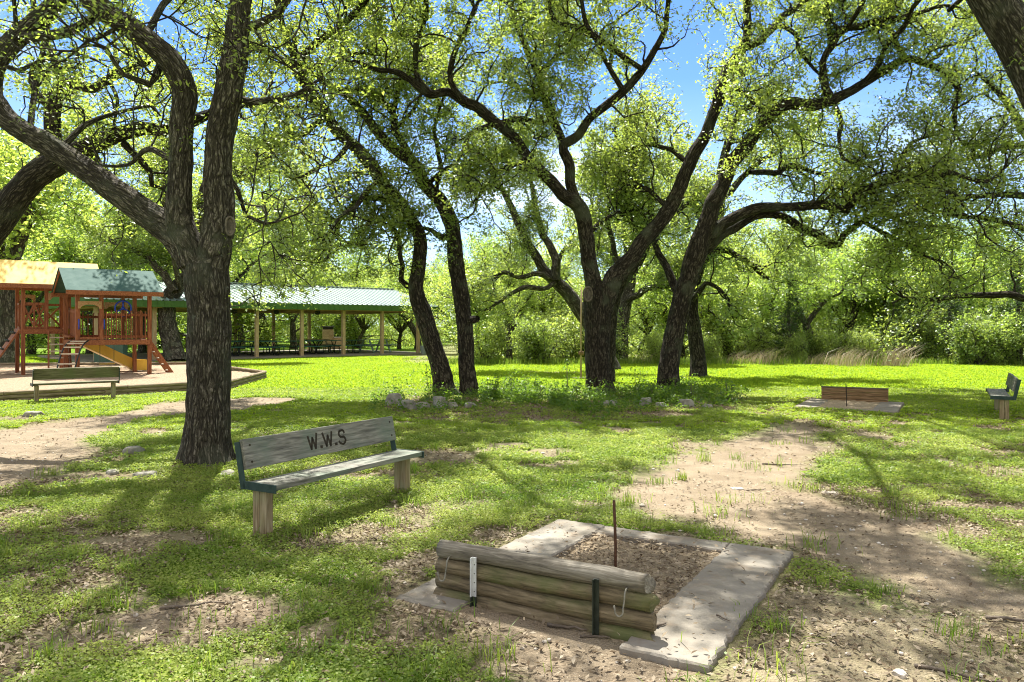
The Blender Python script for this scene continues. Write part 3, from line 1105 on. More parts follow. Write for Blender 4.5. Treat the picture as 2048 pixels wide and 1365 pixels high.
# ---- A: the big forked oak beside the lettered bench
def oak_forked_left():
    D = 9.0
    r = root_at(415, 930, 'large forked oak with furrowed grey trunk right behind the lettered bench')
    t = Tree(1)
    P, rad = trace(D, [(415, 948, 58), (415, 925, 52), (414, 890, 48), (416, 820, 44.5), (418, 720, 44), (418, 630, 44), (414, 570, 47), (412, 530, 44)])
    t.limb(P, rad, 96, 0.06, 0, 0.04)
    P, rad = trace(D, [(408, 580, 40), (425, 505, 36), (436, 430, 31), (437, 350, 29), (442, 270, 29), (452, 190, 29), (467, 120, 27), (478, 60, 24), (484, 0, 22), (492, -110, 19), (480, -260, 15), (520, -430, 10)], 0, -0.3)
    t.limb(P, rad, 64, 0.08, 0.05, 0.05, (0.62, 1.0), 0.5, (0.9, 2.2), 34, 0.09)
    P, rad = trace(D, [(414, 575, 36), (385, 510, 40), (345, 462, 34), (290, 425, 28), (240, 387, 27), (190, 352, 25), (140, 322, 24), (95, 290, 24), (50, 264, 22), (8, 232, 21), (-16, 185, 20), (-8, 130, 20), (30, 80, 21), (80, 42, 20), (120, 0, 18), (170, -90, 13), (200, -200, 9)], 0, 0.6)
    t.limb(P, rad, 56, 0.08, 0.05, 0.05, (0.62, 1.0), 0.55, (0.8, 1.8), 32, 0.09)
    P, rad = trace(D, [(390, 530, 36), (366, 470, 30), (357, 430, 28), (358, 380, 25), (361, 300, 25), (365, 240, 25), (370, 200, 25), (366, 165, 25), (345, 125, 25), (310, 90, 24), (270, 60, 23), (230, 34, 22), (190, 5, 22), (150, -40, 20), (100, -120, 16), (40, -240, 10)], 0, -0.5)
    Q, rr = t.limb(P, rad, 56, 0.08, 0.05, 0.05, (0.6, 1.0), 0.55, (0.8, 2.0), 32, 0.09)
    t.shoots(Q[len(Q) // 4:len(Q) // 2], rr[len(Q) // 4:len(Q) // 2], 10)
    P, rad = trace(D, [(50, 75, 12), (95, 72, 11), (140, 60, 10), (185, 38, 9)], 0.4, 0)
    t.limb(P, rad, 10, 0.06, 0.03, 0.12)
    # limbs to the right of the right stem
    for pts, d0, d1, lf in (
        ([(455, 185, 9), (500, 205, 8), (545, 195, 7), (590, 190, 5), (640, 160, 3)], 0, -0.6, 0.25),
        ([(480, 60, 10), (520, 45, 9), (560, 20, 8), (620, -50, 6), (700, -120, 4)], 0, -1.5, 0.1),
        ([(440, 330, 6), (475, 380, 5), (490, 430, 4), (530, 445, 3)], 0, 0.6, 0.5),
        ([(486, -20, 12), (600, -160, 9), (760, -240, 7), (900, -260, 4)], 0, -1.6, 0.2),
        ([(490, -120, 12), (560, -320, 9), (700, -520, 6), (760, -640, 4)], 0, 1.2, 0.2),
        ([(330, 105, 9), (300, 170, 7), (250, 150, 5), (215, 95, 4)], -0.1, -0.5, 0.3),
        ([(290, 75, 8), (330, 10, 7), (400, -40, 5), (430, -90, 4)], 0, 0.8, 0.25),
        ([(120, 300, 7), (170, 250, 6), (230, 225, 4), (300, 215, 3)], 0.2, 1.0, 0.3),
        ([(362, 330, 7), (300, 300, 6), (255, 330, 4), (200, 330, 3)], 0, 1.2, 0.3),
        ([(60, 262, 7), (70, 180, 6), (90, 100, 5), (110, 20, 3)], 0.3, 1.4, 0.3),
        ([(160, -60, 12), (60, -260, 9), (-140, -380, 7), (-300, -420, 4)], 0, -1.6, 0.2),
        ([(190, -10, 10), (260, -200, 8), (330, -380, 6), (330, -560, 4)], -0.3, -2.2, 0.2),
        ([(484, -60, 11), (420, -300, 8), (360, -520, 6), (250, -700, 4)], 0, -2.4, 0.25),
    ):
        P, rad = trace(D, pts, d0, d1)
        t.limb(P, rad, 9, 0.06, 0.06, 0.14, (lf, 1.0), 0.48, (0.7, 1.9), 34, 0.09)
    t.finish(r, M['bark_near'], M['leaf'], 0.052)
    scar(r, 461, 453, 8.82, 0.045, 0.105, 'oval pruning scar on the right stem')
    return r


def oak_far_left():
    D = 11.5
    r = root_at(-190, 872, 'dark oak limb reaching in from the left behind the forked trunk', Y=11.5)
    t = Tree(2)
    P, rad = trace(D, [(-190, 890, 52), (-180, 800, 42), (-150, 700, 38), (-110, 600, 36), (-60, 520, 33), (0, 442, 30), (40, 388, 28), (80, 347, 27), (120, 322, 25), (165, 300, 20), (205, 282, 18), (240, 268, 17), (290, 257, 14), (335, 262, 13), (385, 242, 12), (415, 228, 10), (445, 215, 6)])
    t.limb(P, rad, 48, 0.08, 0.04, 0.06, (0.85, 1.0), 0.6, (0.6, 1.4), 40)
    P, rad = trace(D, [(110, 330, 20), (105, 265, 17), (106, 215, 17), (124, 175, 15), (152, 168, 12), (185, 178, 10), (220, 157, 9), (258, 140, 9), (296, 124, 7)], 0, -0.3)
    t.limb(P, rad, 14, 0.08, 0, 0.1, (0.75, 1.0), 0.6, (0.5, 1.2), 40, 0.09, 0.35, 2)
    for pts, d0, d1, lf in (
        ([(125, 165, 9), (110, 122, 9), (98, 95, 8), (70, 20, 6), (60, -60, 4)], 0, 0.5, 0.3),
        ([(92, 205, 5), (62, 165, 5), (70, 130, 4), (92, 110, 3)], 0, 0.2, 0.8),
        ([(232, 150, 5), (230, 100, 4), (225, 50, 3)], 0, 0.3, 0.4),
        ([(222, 170, 4), (235, 200, 4), (228, 245, 3)], 0, -0.3, 0.6),
        ([(245, 285, 8), (280, 320, 7), (302, 345, 6), (305, 370, 5), (328, 378, 3)], 0, 0.4, 0.6),
        ([(-60, 540, 25), (-160, 330, 20), (-200, 120, 15), (-160, -120, 9)], 0, 0.6, 0.4),
        ([(-120, 640, 22), (-330, 420, 18), (-480, 150, 10)], 0, -1.0, 0.3),
    ):
        P, rad = trace(D, pts, d0, d1)
        t.limb(P, rad, 9, 0.06, 0.03, 0.12, (lf, 1.0), 0.46, (0.6, 1.7), 36, 0.09)
    t.finish(r, M['bark'], M['leaf'], 0.06)


def oak_right_leaning():
    D = 8.0
    r = thing('oak_tree', 'thick leaning oak trunk crossing the upper right corner', 'tree', (7.55, 8.0, 0))
    t = Tree(3)
    P, rad = trace(D, [(2490, 990, 62), (2470, 900, 52), (2390, 720, 46), (2270, 520, 43), (2150, 320, 41), (2040, 98, 39), (1981, 0, 38), (1900, -140, 33), (1840, -300, 27), (1820, -480, 18)])
    t.limb(P, rad, 60, 0.06, 0, 0.06, (0.86, 1.0), 0.4, (0.8, 1.9), 46)
    for pts, d0, d1, lf in (
        ([(1930, -90, 18), (1760, -240, 13), (1560, -330, 9), (1400, -360, 5)], 0, 0.8, 0.25),
        ([(1880, -180, 18), (1880, -420, 12), (1760, -640, 6)], 0, -1.8, 0.3),
        ([(1960, -40, 18), (2080, -260, 13), (2200, -420, 8)], 0, -1.4, 0.3),
        ([(1850, -280, 14), (1650, -420, 10), (1440, -560, 6)], 0, 2.0, 0.3),
        ([(2240, 470, 18), (2330, 230, 14), (2380, 20, 9)], 0, -1.2, 0.3),
        ([(2120, 260, 13), (2090, 130, 10), (2060, 40, 7), (1990, -60, 4)], 0.2, 1.2, 0.6),
    ):
        P, rad = trace(D, pts, d0, d1)
        t.limb(P, rad, 10, 0.06, 0.05, 0.14, (lf, 1.0), 0.62, (0.8, 1.9), 34, 0.09)
    over(t, [[(4.2, 8.0, 6.5), (2.6, 8.6, 7.5), (0.6, 9.2, 7.7), (-1.0, 9.6, 7.5)], [(4.6, 8.0, 5.9), (4.6, 10, 7.4), (5.2, 11.6, 7.8)], [(4.4, 8.0, 6.2), (3.6, 6.8, 7.2), (2.4, 5.9, 7.6)]], nl=34, every=0.5)
    t.finish(r, M['bark_near'], M['leaf'], 0.058)


LEAFY = dict(every=0.26, Ln=(0.8, 2.3), nl=37, spread=0.085, dens=0.145)


def many(t, D, rows, n=10, lump=0.13, wob=0.16, **kw):
    for pts, d0, d1, lf in rows:
        P, rad = trace(D, pts, d0, d1)
        k = dict(LEAFY)
        k.update(kw)
        t.limb(P, rad, n, lump, wob, 0.16, (lf, 1.0), **k)


def over(t, rows, r0=0.055, **kw):
    for P in rows:
        k = dict(LEAFY)
        k.update(every=0.6, Ln=(0.9, 2.2), nl=26)
        k.update(kw)
        t.limb(np.array(P), np.linspace(r0, 0.03, len(P)), 8, 0.06, 0.06, 0.2, (0.15, 1.0), **k)


def oak_pair():
    D = 18.4
    r = root_at(888, 790, 'leaning oak trunk, left one of the close pair behind the limestone rocks')
    t = Tree(4)
    P, rad = trace(D, [(896, 806, 27), (889, 785, 22.5), (881, 740, 20), (867, 690, 19), (848, 630, 19), (832, 582, 16), (838, 530, 14.5), (841, 480, 14.5), (822, 440, 14), (795, 400, 14), (771, 374, 14), (749, 341, 14), (720, 304, 13), (676, 267, 12), (657, 234, 12), (635, 205, 12), (614, 172, 11), (595, 139, 11), (592, 118, 10)], 0, -1.0)
    Q, rr = t.limb(P, rad, 36, 0.09, 0.05, 0.08, (0.5, 1.0), 0.45, (0.7, 1.7), 32, 0.085)
    t.shoots(Q[len(Q) // 3:], rr[len(Q) // 3:], 40)
    many(t, D - 1, [
        ([(595, 130, 9), (612, 108, 8), (654, 70, 8), (690, 40, 7), (727, 0, 7), (790, -80, 5)], 0, -1.0, 0.2),
        ([(595, 135, 7), (562, 121, 6), (529, 106, 6), (500, 86, 5), (440, 60, 3)], 0, 0.8, 0.3),
        ([(632, 203, 7), (592, 190, 7), (548, 200, 6), (511, 209, 6), (470, 205, 4)], 0, 0.5, 0.35),
        ([(700, 285, 6), (670, 320, 5), (640, 335, 5), (600, 355, 3)], 0, -0.7, 0.3),
        ([(760, 355, 5), (720, 400, 5), (690, 430, 4), (650, 470, 3)], 0, -1.0, 0.2),
        ([(800, 410, 8), (760, 395, 7), (722, 400, 6), (690, 430, 6), (672, 470, 5), (650, 500, 3)], 0.4, 0.8, 0.4),
        ([(832, 580, 7), (800, 560, 6), (805, 520, 5), (795, 470, 5), (760, 440, 3)], 1, 0.3, 0.5),
        ([(592, 120, 8), (560, 40, 7), (550, -40, 6), (500, -120, 4)], 0, -1.4, 0.2),
        ([(600, 150, 6), (640, 130, 5), (700, 110, 4), (740, 105, 3)], 0, 1.6, 0.2),
        ([(655, 230, 7), (600, 270, 6), (560, 290, 5), (520, 330, 4)], 0, 1.5, 0.2),
        ([(727, 0, 6), (740, -90, 5), (800, -180, 4)], -1, -2.0, 0.0),
    ])
    over(t, [[(-2.5, 16.4, 9.3), (-3.0, 14, 9.8), (-3.6, 11.7, 9.4), (-4.2, 10, 8.7)]])
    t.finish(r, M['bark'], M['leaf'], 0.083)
    r2 = root_at(938, 790, 'upright dark oak trunk with a knob, right one of the close pair')
    t = Tree(5)
    P, rad = trace(D, [(940, 806, 23), (938, 785, 19), (935, 740, 17.5), (933, 690, 17), (930, 645, 17), (922, 590, 17), (912, 530, 17), (908, 480, 16), (900, 445, 16), (881, 403, 15), (848, 366, 14), (822, 322, 13), (778, 293, 11), (749, 256, 10), (720, 220, 9), (690, 190, 8), (657, 168, 6), (630, 150, 4)], 0, 1.0)
    Q, rr = t.limb(P, rad, 36, 0.10, 0.05, 0.08, (0.55, 1.0), 0.45, (0.7, 1.8), 32, 0.085)
    t.shoots(Q[len(Q) // 2:], rr[len(Q) // 2:], 14)
    P, rad = trace(D, [(938, 640, 8), (948, 640, 9), (956, 636, 6)], -0.1, -0.2)
    t.limb(P, rad, 8, 0.15, 0, 0.05)
    many(t, D + 0.6, [
        ([(822, 322, 9), (808, 293, 8), (789, 264, 8), (786, 227, 7), (756, 198, 7), (727, 179, 6), (690, 178, 4)], 0, 1.0, 0.35),
        ([(905, 470, 8), (880, 475, 7), (860, 460, 5), (830, 455, 3)], -0.4, -1.0, 0.6),
        ([(870, 395, 6), (880, 330, 5), (870, 270, 4), (880, 210, 3)], 0, 1.0, 0.2),
        ([(850, 370, 6), (900, 340, 5), (950, 330, 4), (990, 350, 3)], 0, -1.0, 0.2),
        ([(786, 227, 6), (800, 150, 5), (790, 60, 4), (780, -40, 3)], 1, 2.2, 0.1),
        ([(790, 262, 5), (830, 215, 4), (845, 185, 3)], 1, 1.5, 0.2),
    ])
    t.finish(r2, M['bark'], M['leaf'], 0.083)


def oak_centre():
    D = 19.0
    r = root_at(1198, 785, 'broad forked oak in the middle of the planted bed with a round scar')
    t = Tree(6)
    P, rad = trace(D, [(1198, 806, 36), (1198, 785, 29), (1196, 740, 27), (1195, 690, 26), (1195, 640, 28), (1196, 600, 30), (1196, 570, 27)])
    t.limb(P, rad, 44, 0.08, 0, 0.08)
    P, rad = trace(D, [(1192, 610, 22), (1183, 555, 18), (1178, 510, 16), (1172, 465, 16), (1165, 425, 17), (1150, 405, 16), (1130, 394, 13), (1086, 348, 12.5), (1057, 319, 12), (1031, 282, 12), (994, 249, 11), (958, 216, 11), (928, 205, 11), (896, 187, 9), (863, 191, 9), (837, 172, 8), (793, 146, 6), (749, 135, 5), (710, 120, 3)], 0, -1.6)
    Q, rr = t.limb(P, rad, 28, 0.10, 0.08, 0.09, (0.5, 1.0), 0.42, (0.7, 1.8), 32, 0.085)
    P, rad = trace(D, [(1205, 620, 22), (1226, 562, 21), (1260, 522, 18), (1282, 488, 17), (1315, 450, 16), (1339, 418, 16), (1362, 372, 15), (1379, 330, 14), (1402, 285, 13), (1422, 242, 12), (1440, 190, 13), (1453, 145, 12), (1470, 118, 11), (1488, 97, 10), (1497, 57, 9), (1493, 9, 8), (1505, -60, 6), (1490, -140, 4)], 0, 0.8)
    Q, rr = t.limb(P, rad, 28, 0.10, 0.08, 0.09, (0.62, 1.0), 0.5, (0.6, 1.6), 32, 0.085)
    P, rad = trace(D, [(1166, 440, 12), (1150, 400, 12), (1140, 366, 11), (1139, 330, 11), (1126, 293, 11), (1156, 271, 10), (1178, 238, 9), (1210, 212, 9), (1247, 183, 9), (1283, 142, 8), (1310, 100, 7), (1330, 60, 6), (1335, 15, 5), (1350, -60, 4)], 0, -1.2)
    t.limb(P, rad, 14, 0.07, 0.02, 0.12, (0.35, 1.0), 0.4, (0.7, 1.8), 32, 0.085)
    many(t, D, [
        ([(1128, 296, 9), (1115, 253, 9), (1101, 223, 8), (1086, 183, 8), (1075, 147, 7), (1057, 103, 7), (1042, 66, 6), (1022, 10, 5), (1010, -60, 3)], 0.2, 1.8, 0.2),
        ([(863, 190, 7), (837, 154, 6), (830, 125, 6), (837, 92, 6), (852, 37, 5), (855, -40, 4)], -1.3, -1.0, 0.2),
        ([(928, 205, 7), (903, 168, 6), (907, 128, 6), (925, 84, 5), (950, 20, 4)], -1.2, -1.9, 0.2),
        ([(1488, 97, 8), (1532, 75, 8), (1563, 35, 7), (1607, 0, 6), (1670, -60, 4)], 0.7, 1.5, 0.15),
        ([(1550, 45, 5), (1590, 70, 5), (1600, 110, 4), (1640, 150, 3)], 0.9, 0.2, 0.25),
        ([(1453, 170, 5), (1480, 180, 5), (1510, 210, 4), (1520, 240, 3)], 0.5, -0.6, 0.3),
        ([(1247, 183, 6), (1210, 120, 5), (1180, 60, 5), (1160, -20, 4)], -0.9, -1.8, 0.15),
        ([(1285, 140, 6), (1220, 95, 6), (1165, 60, 5), (1110, 40, 5), (1095, -20, 3)], -1, -0.2, 0.2),
        ([(1057, 319, 7), (1020, 330, 5), (990, 345, 4), (950, 400, 3)], -0.6, -1.6, 0.3),
        ([(994, 249, 7), (1030, 240, 6), (1075, 245, 5), (1110, 240, 3)], -0.8, 0.4, 0.3),
        ([(985, 250, 6), (940, 270, 5), (925, 310, 4), (910, 345, 3)], -0.8, -1.5, 0.3),
        ([(1075, 147, 5), (1120, 110, 5), (1150, 95, 4)], 1, 2.2, 0.2),
        ([(1086, 190, 5), (1040, 180, 4), (1010, 165, 3)], 1, 2.0, 0.2),
        ([(1380, 330, 6), (1340, 300, 5), (1300, 290, 4), (1260, 300, 3)], 0.3, 1.5, 0.25),
        ([(1340, 420, 5), (1300, 380, 5), (1270, 370, 4), (1240, 385, 3)], 0.2, 1.6, 0.3),
        ([(1175, 470, 5), (1220, 430, 4), (1260, 420, 3)], 0.1, 1.4, 0.4),
    ])
    over(t, [[(3.57, 17.8, 8.93), (3.2, 15.2, 9.7), (2.3, 12.4, 9.4), (1.6, 10.2, 8.8)], [(-1.99, 17.95, 8.75), (-1.6, 15, 9.5), (-0.9, 12.2, 9.2), (0.1, 9.9, 8.5)], [(5.98, 19.78, 9.8), (5.4, 17, 10.3), (5.0, 14, 10.0), (4.4, 11.6, 9.3)]], every=0.4, nl=32)
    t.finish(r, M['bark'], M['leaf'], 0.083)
    scar(r, 1176, 589, 18.66, 0.10, 0.17, 'pale ring of an old pruning scar')


def oak_sweeping():
    D = 19.3
    r = root_at(1337, 785, 'oak bending right at the end of the planted bed with long sweeping limbs')
    t = Tree(7)
    P, rad = trace(D, [(1336, 806, 32), (1337, 785, 25), (1338, 740, 22), (1345, 690, 21), (1355, 640, 20), (1368, 590, 19), (1380, 545, 20), (1396, 500, 23), (1414, 440, 18), (1440, 378, 16), (1466, 325, 15.5), (1493, 290, 15), (1519, 259, 14), (1545, 224, 13.5), (1576, 207, 13), (1620, 213, 12.5), (1655, 205, 12), (1686, 189, 10), (1730, 163, 9), (1774, 136, 9), (1814, 119, 8), (1853, 132, 7), (1893, 149, 6), (1915, 180, 6), (1910, 229, 5), (1915, 270, 3)], 0, -0.8)
    t.limb(P, rad, 36, 0.09, 0.08, 0.09, (0.5, 1.0), 0.5, (0.7, 1.7), 32, 0.085)
    many(t, D, [
        ([(1668, 207, 9), (1651, 176, 9), (1647, 127, 8), (1664, 92, 8), (1691, 62, 8), (1726, 53, 7), (1774, 44, 6), (1827, 31, 5), (1900, 15, 3)], -0.5, -1.2, 0.3),
        ([(1660, 95, 6), (1660, 65, 6), (1651, 0, 5), (1640, -60, 3)], -0.5, 0.5, 0.4),
        ([(1669, 209, 5), (1682, 246, 5), (1677, 286, 4), (1686, 321, 4), (1720, 330, 3)], -0.5, -1.0, 0.6),
        ([(1392, 512, 15), (1431, 459, 14), (1475, 431, 12), (1519, 413, 11), (1572, 413, 10), (1625, 409, 10), (1669, 413, 9.5), (1691, 421, 9), (1705, 402, 9), (1721, 387, 8), (1765, 365, 8), (1814, 347, 7), (1862, 360, 6), (1910, 350, 5), (1975, 365, 4), (2010, 340, 3)], 0, -1.8, 0.35),
        ([(1410, 500, 12), (1466, 457, 10), (1510, 436, 9), (1546, 427, 9), (1572, 441, 9), (1598, 457, 9), (1634, 470, 9), (1660, 492, 10), (1675, 490, 8), (1686, 466, 7), (1721, 440, 6), (1765, 426, 6), (1809, 431, 5), (1850, 410, 3)], 0.1, -0.5, 0.55),
        ([(1364, 600, 10), (1345, 562, 9), (1330, 530, 8), (1312, 500, 7), (1300, 470, 5), (1290, 430, 3)], 0.2, 1.5, 0.6),
        ([(1721, 440, 5), (1780, 470, 4), (1830, 500, 3), (1880, 520, 3)], -0.8, -1.6, 0.2),
        ([(1765, 426, 5), (1830, 450, 4), (1900, 455, 3)], -0.8, 0.2, 0.1),
        ([(1500, 345, 5), (1540, 345, 6), (1590, 335, 6), (1640, 345, 4)], 0.6, 1.8, 0.3),
        ([(1730, 163, 6), (1800, 60, 5), (1850, -20, 4)], -0.6, -2.4, 0.3),
        ([(1853, 132, 5), (1900, 90, 4), (1960, 60, 3)], -0.8, 0.5, 0.2),
        ([(1814, 119, 5), (1780, 60, 4), (1790, 40, 3)], -0.7, 0.6, 0.3),
        ([(1445, 370, 6), (1470, 250, 5), (1500, 210, 4)], 0.2, 1.5, 0.4),
        ([(1862, 360, 5), (1900, 410, 4), (1950, 440, 3)], -1.4, -2.2, 0.2),
        ([(1790, 350, 5), (1820, 290, 4), (1880, 270, 3)], -1.4, -0.4, 0.2),
    ], nl=29)
    over(t, [[(7.94, 18.45, 8.65), (7.8, 15.6, 9.4), (7.2, 12.6, 9.2), (6.4, 10.2, 8.5)], [(10.2, 18.1, 9.0), (10.6, 15, 9.6), (10.5, 12.2, 9.2), (10, 10, 8.4)]], every=0.44, nl=30)
    t.finish(r, M['bark'], M['leaf'], 0.083)


def oaks_behind():
    D = 24.8
    r = root_at(1396, 755, 'straight dark oak trunk standing just behind the sweeping oak')
    t = Tree(8)
    P, rad = trace(D, [(1399, 768, 26), (1397, 755, 20), (1396, 720, 17), (1390, 670, 15), (1383, 620, 14), (1386, 575, 14), (1398, 530, 14), (1420, 480, 12), (1440, 420, 10), (1440, 350, 8), (1455, 280, 6)], 0, 1)
    t.limb(P, rad, 16, 0.07, 0, 0.15, (0.55, 1), 0.4, (0.9, 2.2), 34, 0.11)
    many(t, D, [([(1400, 530, 9), (1440, 500, 7), (1490, 520, 6), (1540, 560, 4)], 0, 1, 0.3),
                ([(1385, 600, 7), (1410, 570, 5), (1440, 580, 4), (1460, 600, 3)], 0, -1, 0.4),
                ([(1425, 470, 8), (1380, 400, 6), (1340, 350, 4)], 0.5, 2, 0.2),
                ([(1440, 400, 8), (1500, 340, 6), (1560, 300, 4)], 1, 2, 0.2)], nl=36, spread=0.12)
    t.finish(r, M['bark'], M['leaf'], 0.095)
    D = 22.0
    r = root_at(1220, 768, 'slender dark oak half hidden behind the broad forked trunk')
    t = Tree(9)
    P, rad = trace(D, [(1217, 780, 17), (1218, 740, 13), (1220, 690, 12), (1222, 645, 12), (1232, 588, 12), (1252, 556, 11), (1275, 528, 10), (1300, 470, 8), (1300, 400, 6), (1280, 330, 4)], 0, 1.5)
    t.limb(P, rad, 14, 0.1, 0, 0.15, (0.5, 1), 0.4, (0.8, 2.0), 34, 0.11)
    many(t, D, [([(1250, 558, 7), (1225, 500, 6), (1215, 430, 5), (1240, 350, 4), (1230, 260, 3)], 0.5, 1.5, 0.35),
                ([(1300, 460, 6), (1350, 430, 5), (1380, 400, 3)], 1, 2, 0.2)], nl=34, spread=0.11)
    t.finish(r, M['bark'], M['leaf'], 0.09)
    D = 29.0
    r = root_at(1222, 740, 'grey oak leaning left behind the broad forked trunk')
    t = Tree(10)
    P, rad = trace(D, [(1224, 752, 24), (1215, 720, 19), (1190, 665, 16), (1164, 628, 15), (1140, 592, 14), (1112, 564, 13), (1087, 540, 11), (1076, 519, 10), (1062, 497, 9), (1048, 475, 9), (1030, 430, 8), (1010, 390, 6), (985, 340, 5), (975, 290, 3)], 0, 1)
    t.limb(P, rad, 14, 0.08, 0, 0.18, (0.5, 1), 0.4, (0.9, 2.2), 34, 0.11)
    many(t, D, [([(1113, 562, 10), (1110, 520, 9), (1098, 488, 8), (1080, 455, 7), (1070, 410, 6), (1060, 350, 4), (1050, 290, 3)], 0, 1.5, 0.3),
                ([(1105, 560, 6), (1075, 548, 6), (1040, 556, 5), (1010, 548, 5), (985, 560, 4), (955, 575, 3)], 0, -1, 0.35),
                ([(1110, 566, 5), (1088, 580, 5), (1050, 575, 5), (1020, 592, 4), (985, 612, 3), (950, 625, 2)], 0, -1.5, 0.6),
                ([(1112, 545, 5), (1125, 505, 4), (1150, 492, 4), (1180, 495, 3)], 0, -0.6, 0.5)], nl=34, spread=0.12)
    t.finish(r, M['bark_far'], M['leaf'], 0.105)
    D = 35.0
    r = root_at(1241, 726, 'grey oak at the lawn edge seen between the broad and the sweeping oak')
    t = Tree(11)
    P, rad = trace(D, [(1241, 736, 22), (1241, 722, 17), (1242, 691, 15), (1245, 640, 14), (1252, 603, 13), (1259, 575, 12), (1262, 530, 10), (1250, 460, 8), (1260, 390, 5)], 0, 1)
    t.limb(P, rad, 14, 0.08, 0, 0.2, (0.5, 1), 0.4, (1, 2.4), 46, 0.16)
    many(t, D, [([(1255, 600, 8), (1285, 583, 7), (1308, 573, 6), (1340, 573, 5), (1370, 560, 3)], 0, -1.5, 0.4),
                ([(1260, 550, 8), (1220, 500, 6), (1190, 450, 5), (1180, 400, 3)], 0, 1, 0.2),
                ([(1262, 530, 7), (1310, 470, 6), (1340, 420, 4)], 0, 1, 0.2)], nl=50, spread=0.17)
    t.finish(r, M['bark_far'], M['leaf'], 0.12)
    D = 36.0
    r = root_at(348, 722, 'curved mossy oak trunk behind the playground next to the pavilion end')
    t = Tree(12)
    P, rad = trace(D, [(352, 732, 28), (349, 715, 22), (342, 680, 19), (334, 640, 18), (336, 605, 18), (350, 580, 17), (370, 560, 15), (395, 520, 13), (410, 460, 10), (400, 400, 7), (420, 340, 5)], 0, 2)
    t.limb(P, rad, 16, 0.08, 0, 0.2, (0.5, 1), 0.4, (1, 2.4), 46, 0.16)
    many(t, D, [([(350, 585, 9), (320, 540, 8), (270, 500, 6), (220, 480, 4)], 0, 1, 0.2),
                ([(395, 520, 9), (450, 470, 7), (520, 450, 5), (560, 460, 4)], 1, 0, 0.2),
                ([(410, 460, 8), (340, 380, 6), (300, 330, 4)], 1, 2, 0.2),
                ([(405, 420, 7), (480, 360, 5), (540, 340, 4)], 1, 2, 0.2)], nl=54, spread=0.18)
    over(t, [[(-15.6, 36.4, 3.4), (-15.0, 33.5, 7.0), (-13.6, 30.2, 9.0), (-12.8, 27.4, 9.6)], [(-15.2, 36.6, 4.6), (-17.2, 33.0, 8.2), (-17.4, 29.5, 9.6), (-16.6, 26.6, 9.8)]], r0=0.14, every=0.7, nl=30, spread=0.2)
    t.finish(r, M['bark_far'], M['leaf'], 0.125)
    # tree whose trunk stands outside the frame on the right
    D = 19.0
    r = root_at(2330, 785, 'oak standing off to the right whose low limbs hang over the right edge', Y=19.0)
    t = Tree(13)
    P, rad = trace(D, [(2335, 800, 34), (2330, 770, 28), (2320, 700, 25), (2300, 620, 24), (2270, 560, 22), (2200, 480, 18), (2130, 380, 14), (2060, 280, 10), (2010, 200, 7), (1960, 150, 4)])
    t.limb(P, rad, 16, 0.07, 0, 0.2, (0.5, 1), 0.5, (0.9, 2.2), 24, 0.14)
    many(t, D, [([(2310, 660, 16), (2200, 620, 12), (2120, 600, 9), (2048, 597, 8), (1985, 588, 7), (1941, 590, 6), (1885, 596, 5), (1840, 600, 4), (1805, 596, 3)], 0, 1.5, 0.3),
                ([(2290, 600, 14), (2180, 520, 10), (2080, 470, 8), (1990, 440, 6), (1920, 430, 4)], 0, -0.6, 0.35),
                ([(2180, 450, 10), (2080, 400, 8), (1990, 390, 6), (1920, 400, 4)], 0, -1.5, 0.3),
                ([(2130, 380, 9), (2140, 250, 8), (2100, 120, 6), (2080, 20, 4)], 0, 1.5, 0.3),
                ([(2060, 290, 7), (1990, 300, 6), (1930, 320, 4)], 0, 1.0, 0.2),
                ([(2270, 560, 12), (2330, 400, 10), (2300, 220, 7), (2250, 60, 4)], 0, 1, 0.3)], nl=22, spread=0.15, every=0.5)
    t.finish(r, M['bark'], M['leaf'], 0.082)


oak_forked_left()
oak_far_left()
oak_right_leaning()
oak_pair()
oak_centre()
oak_sweeping()
oaks_behind()


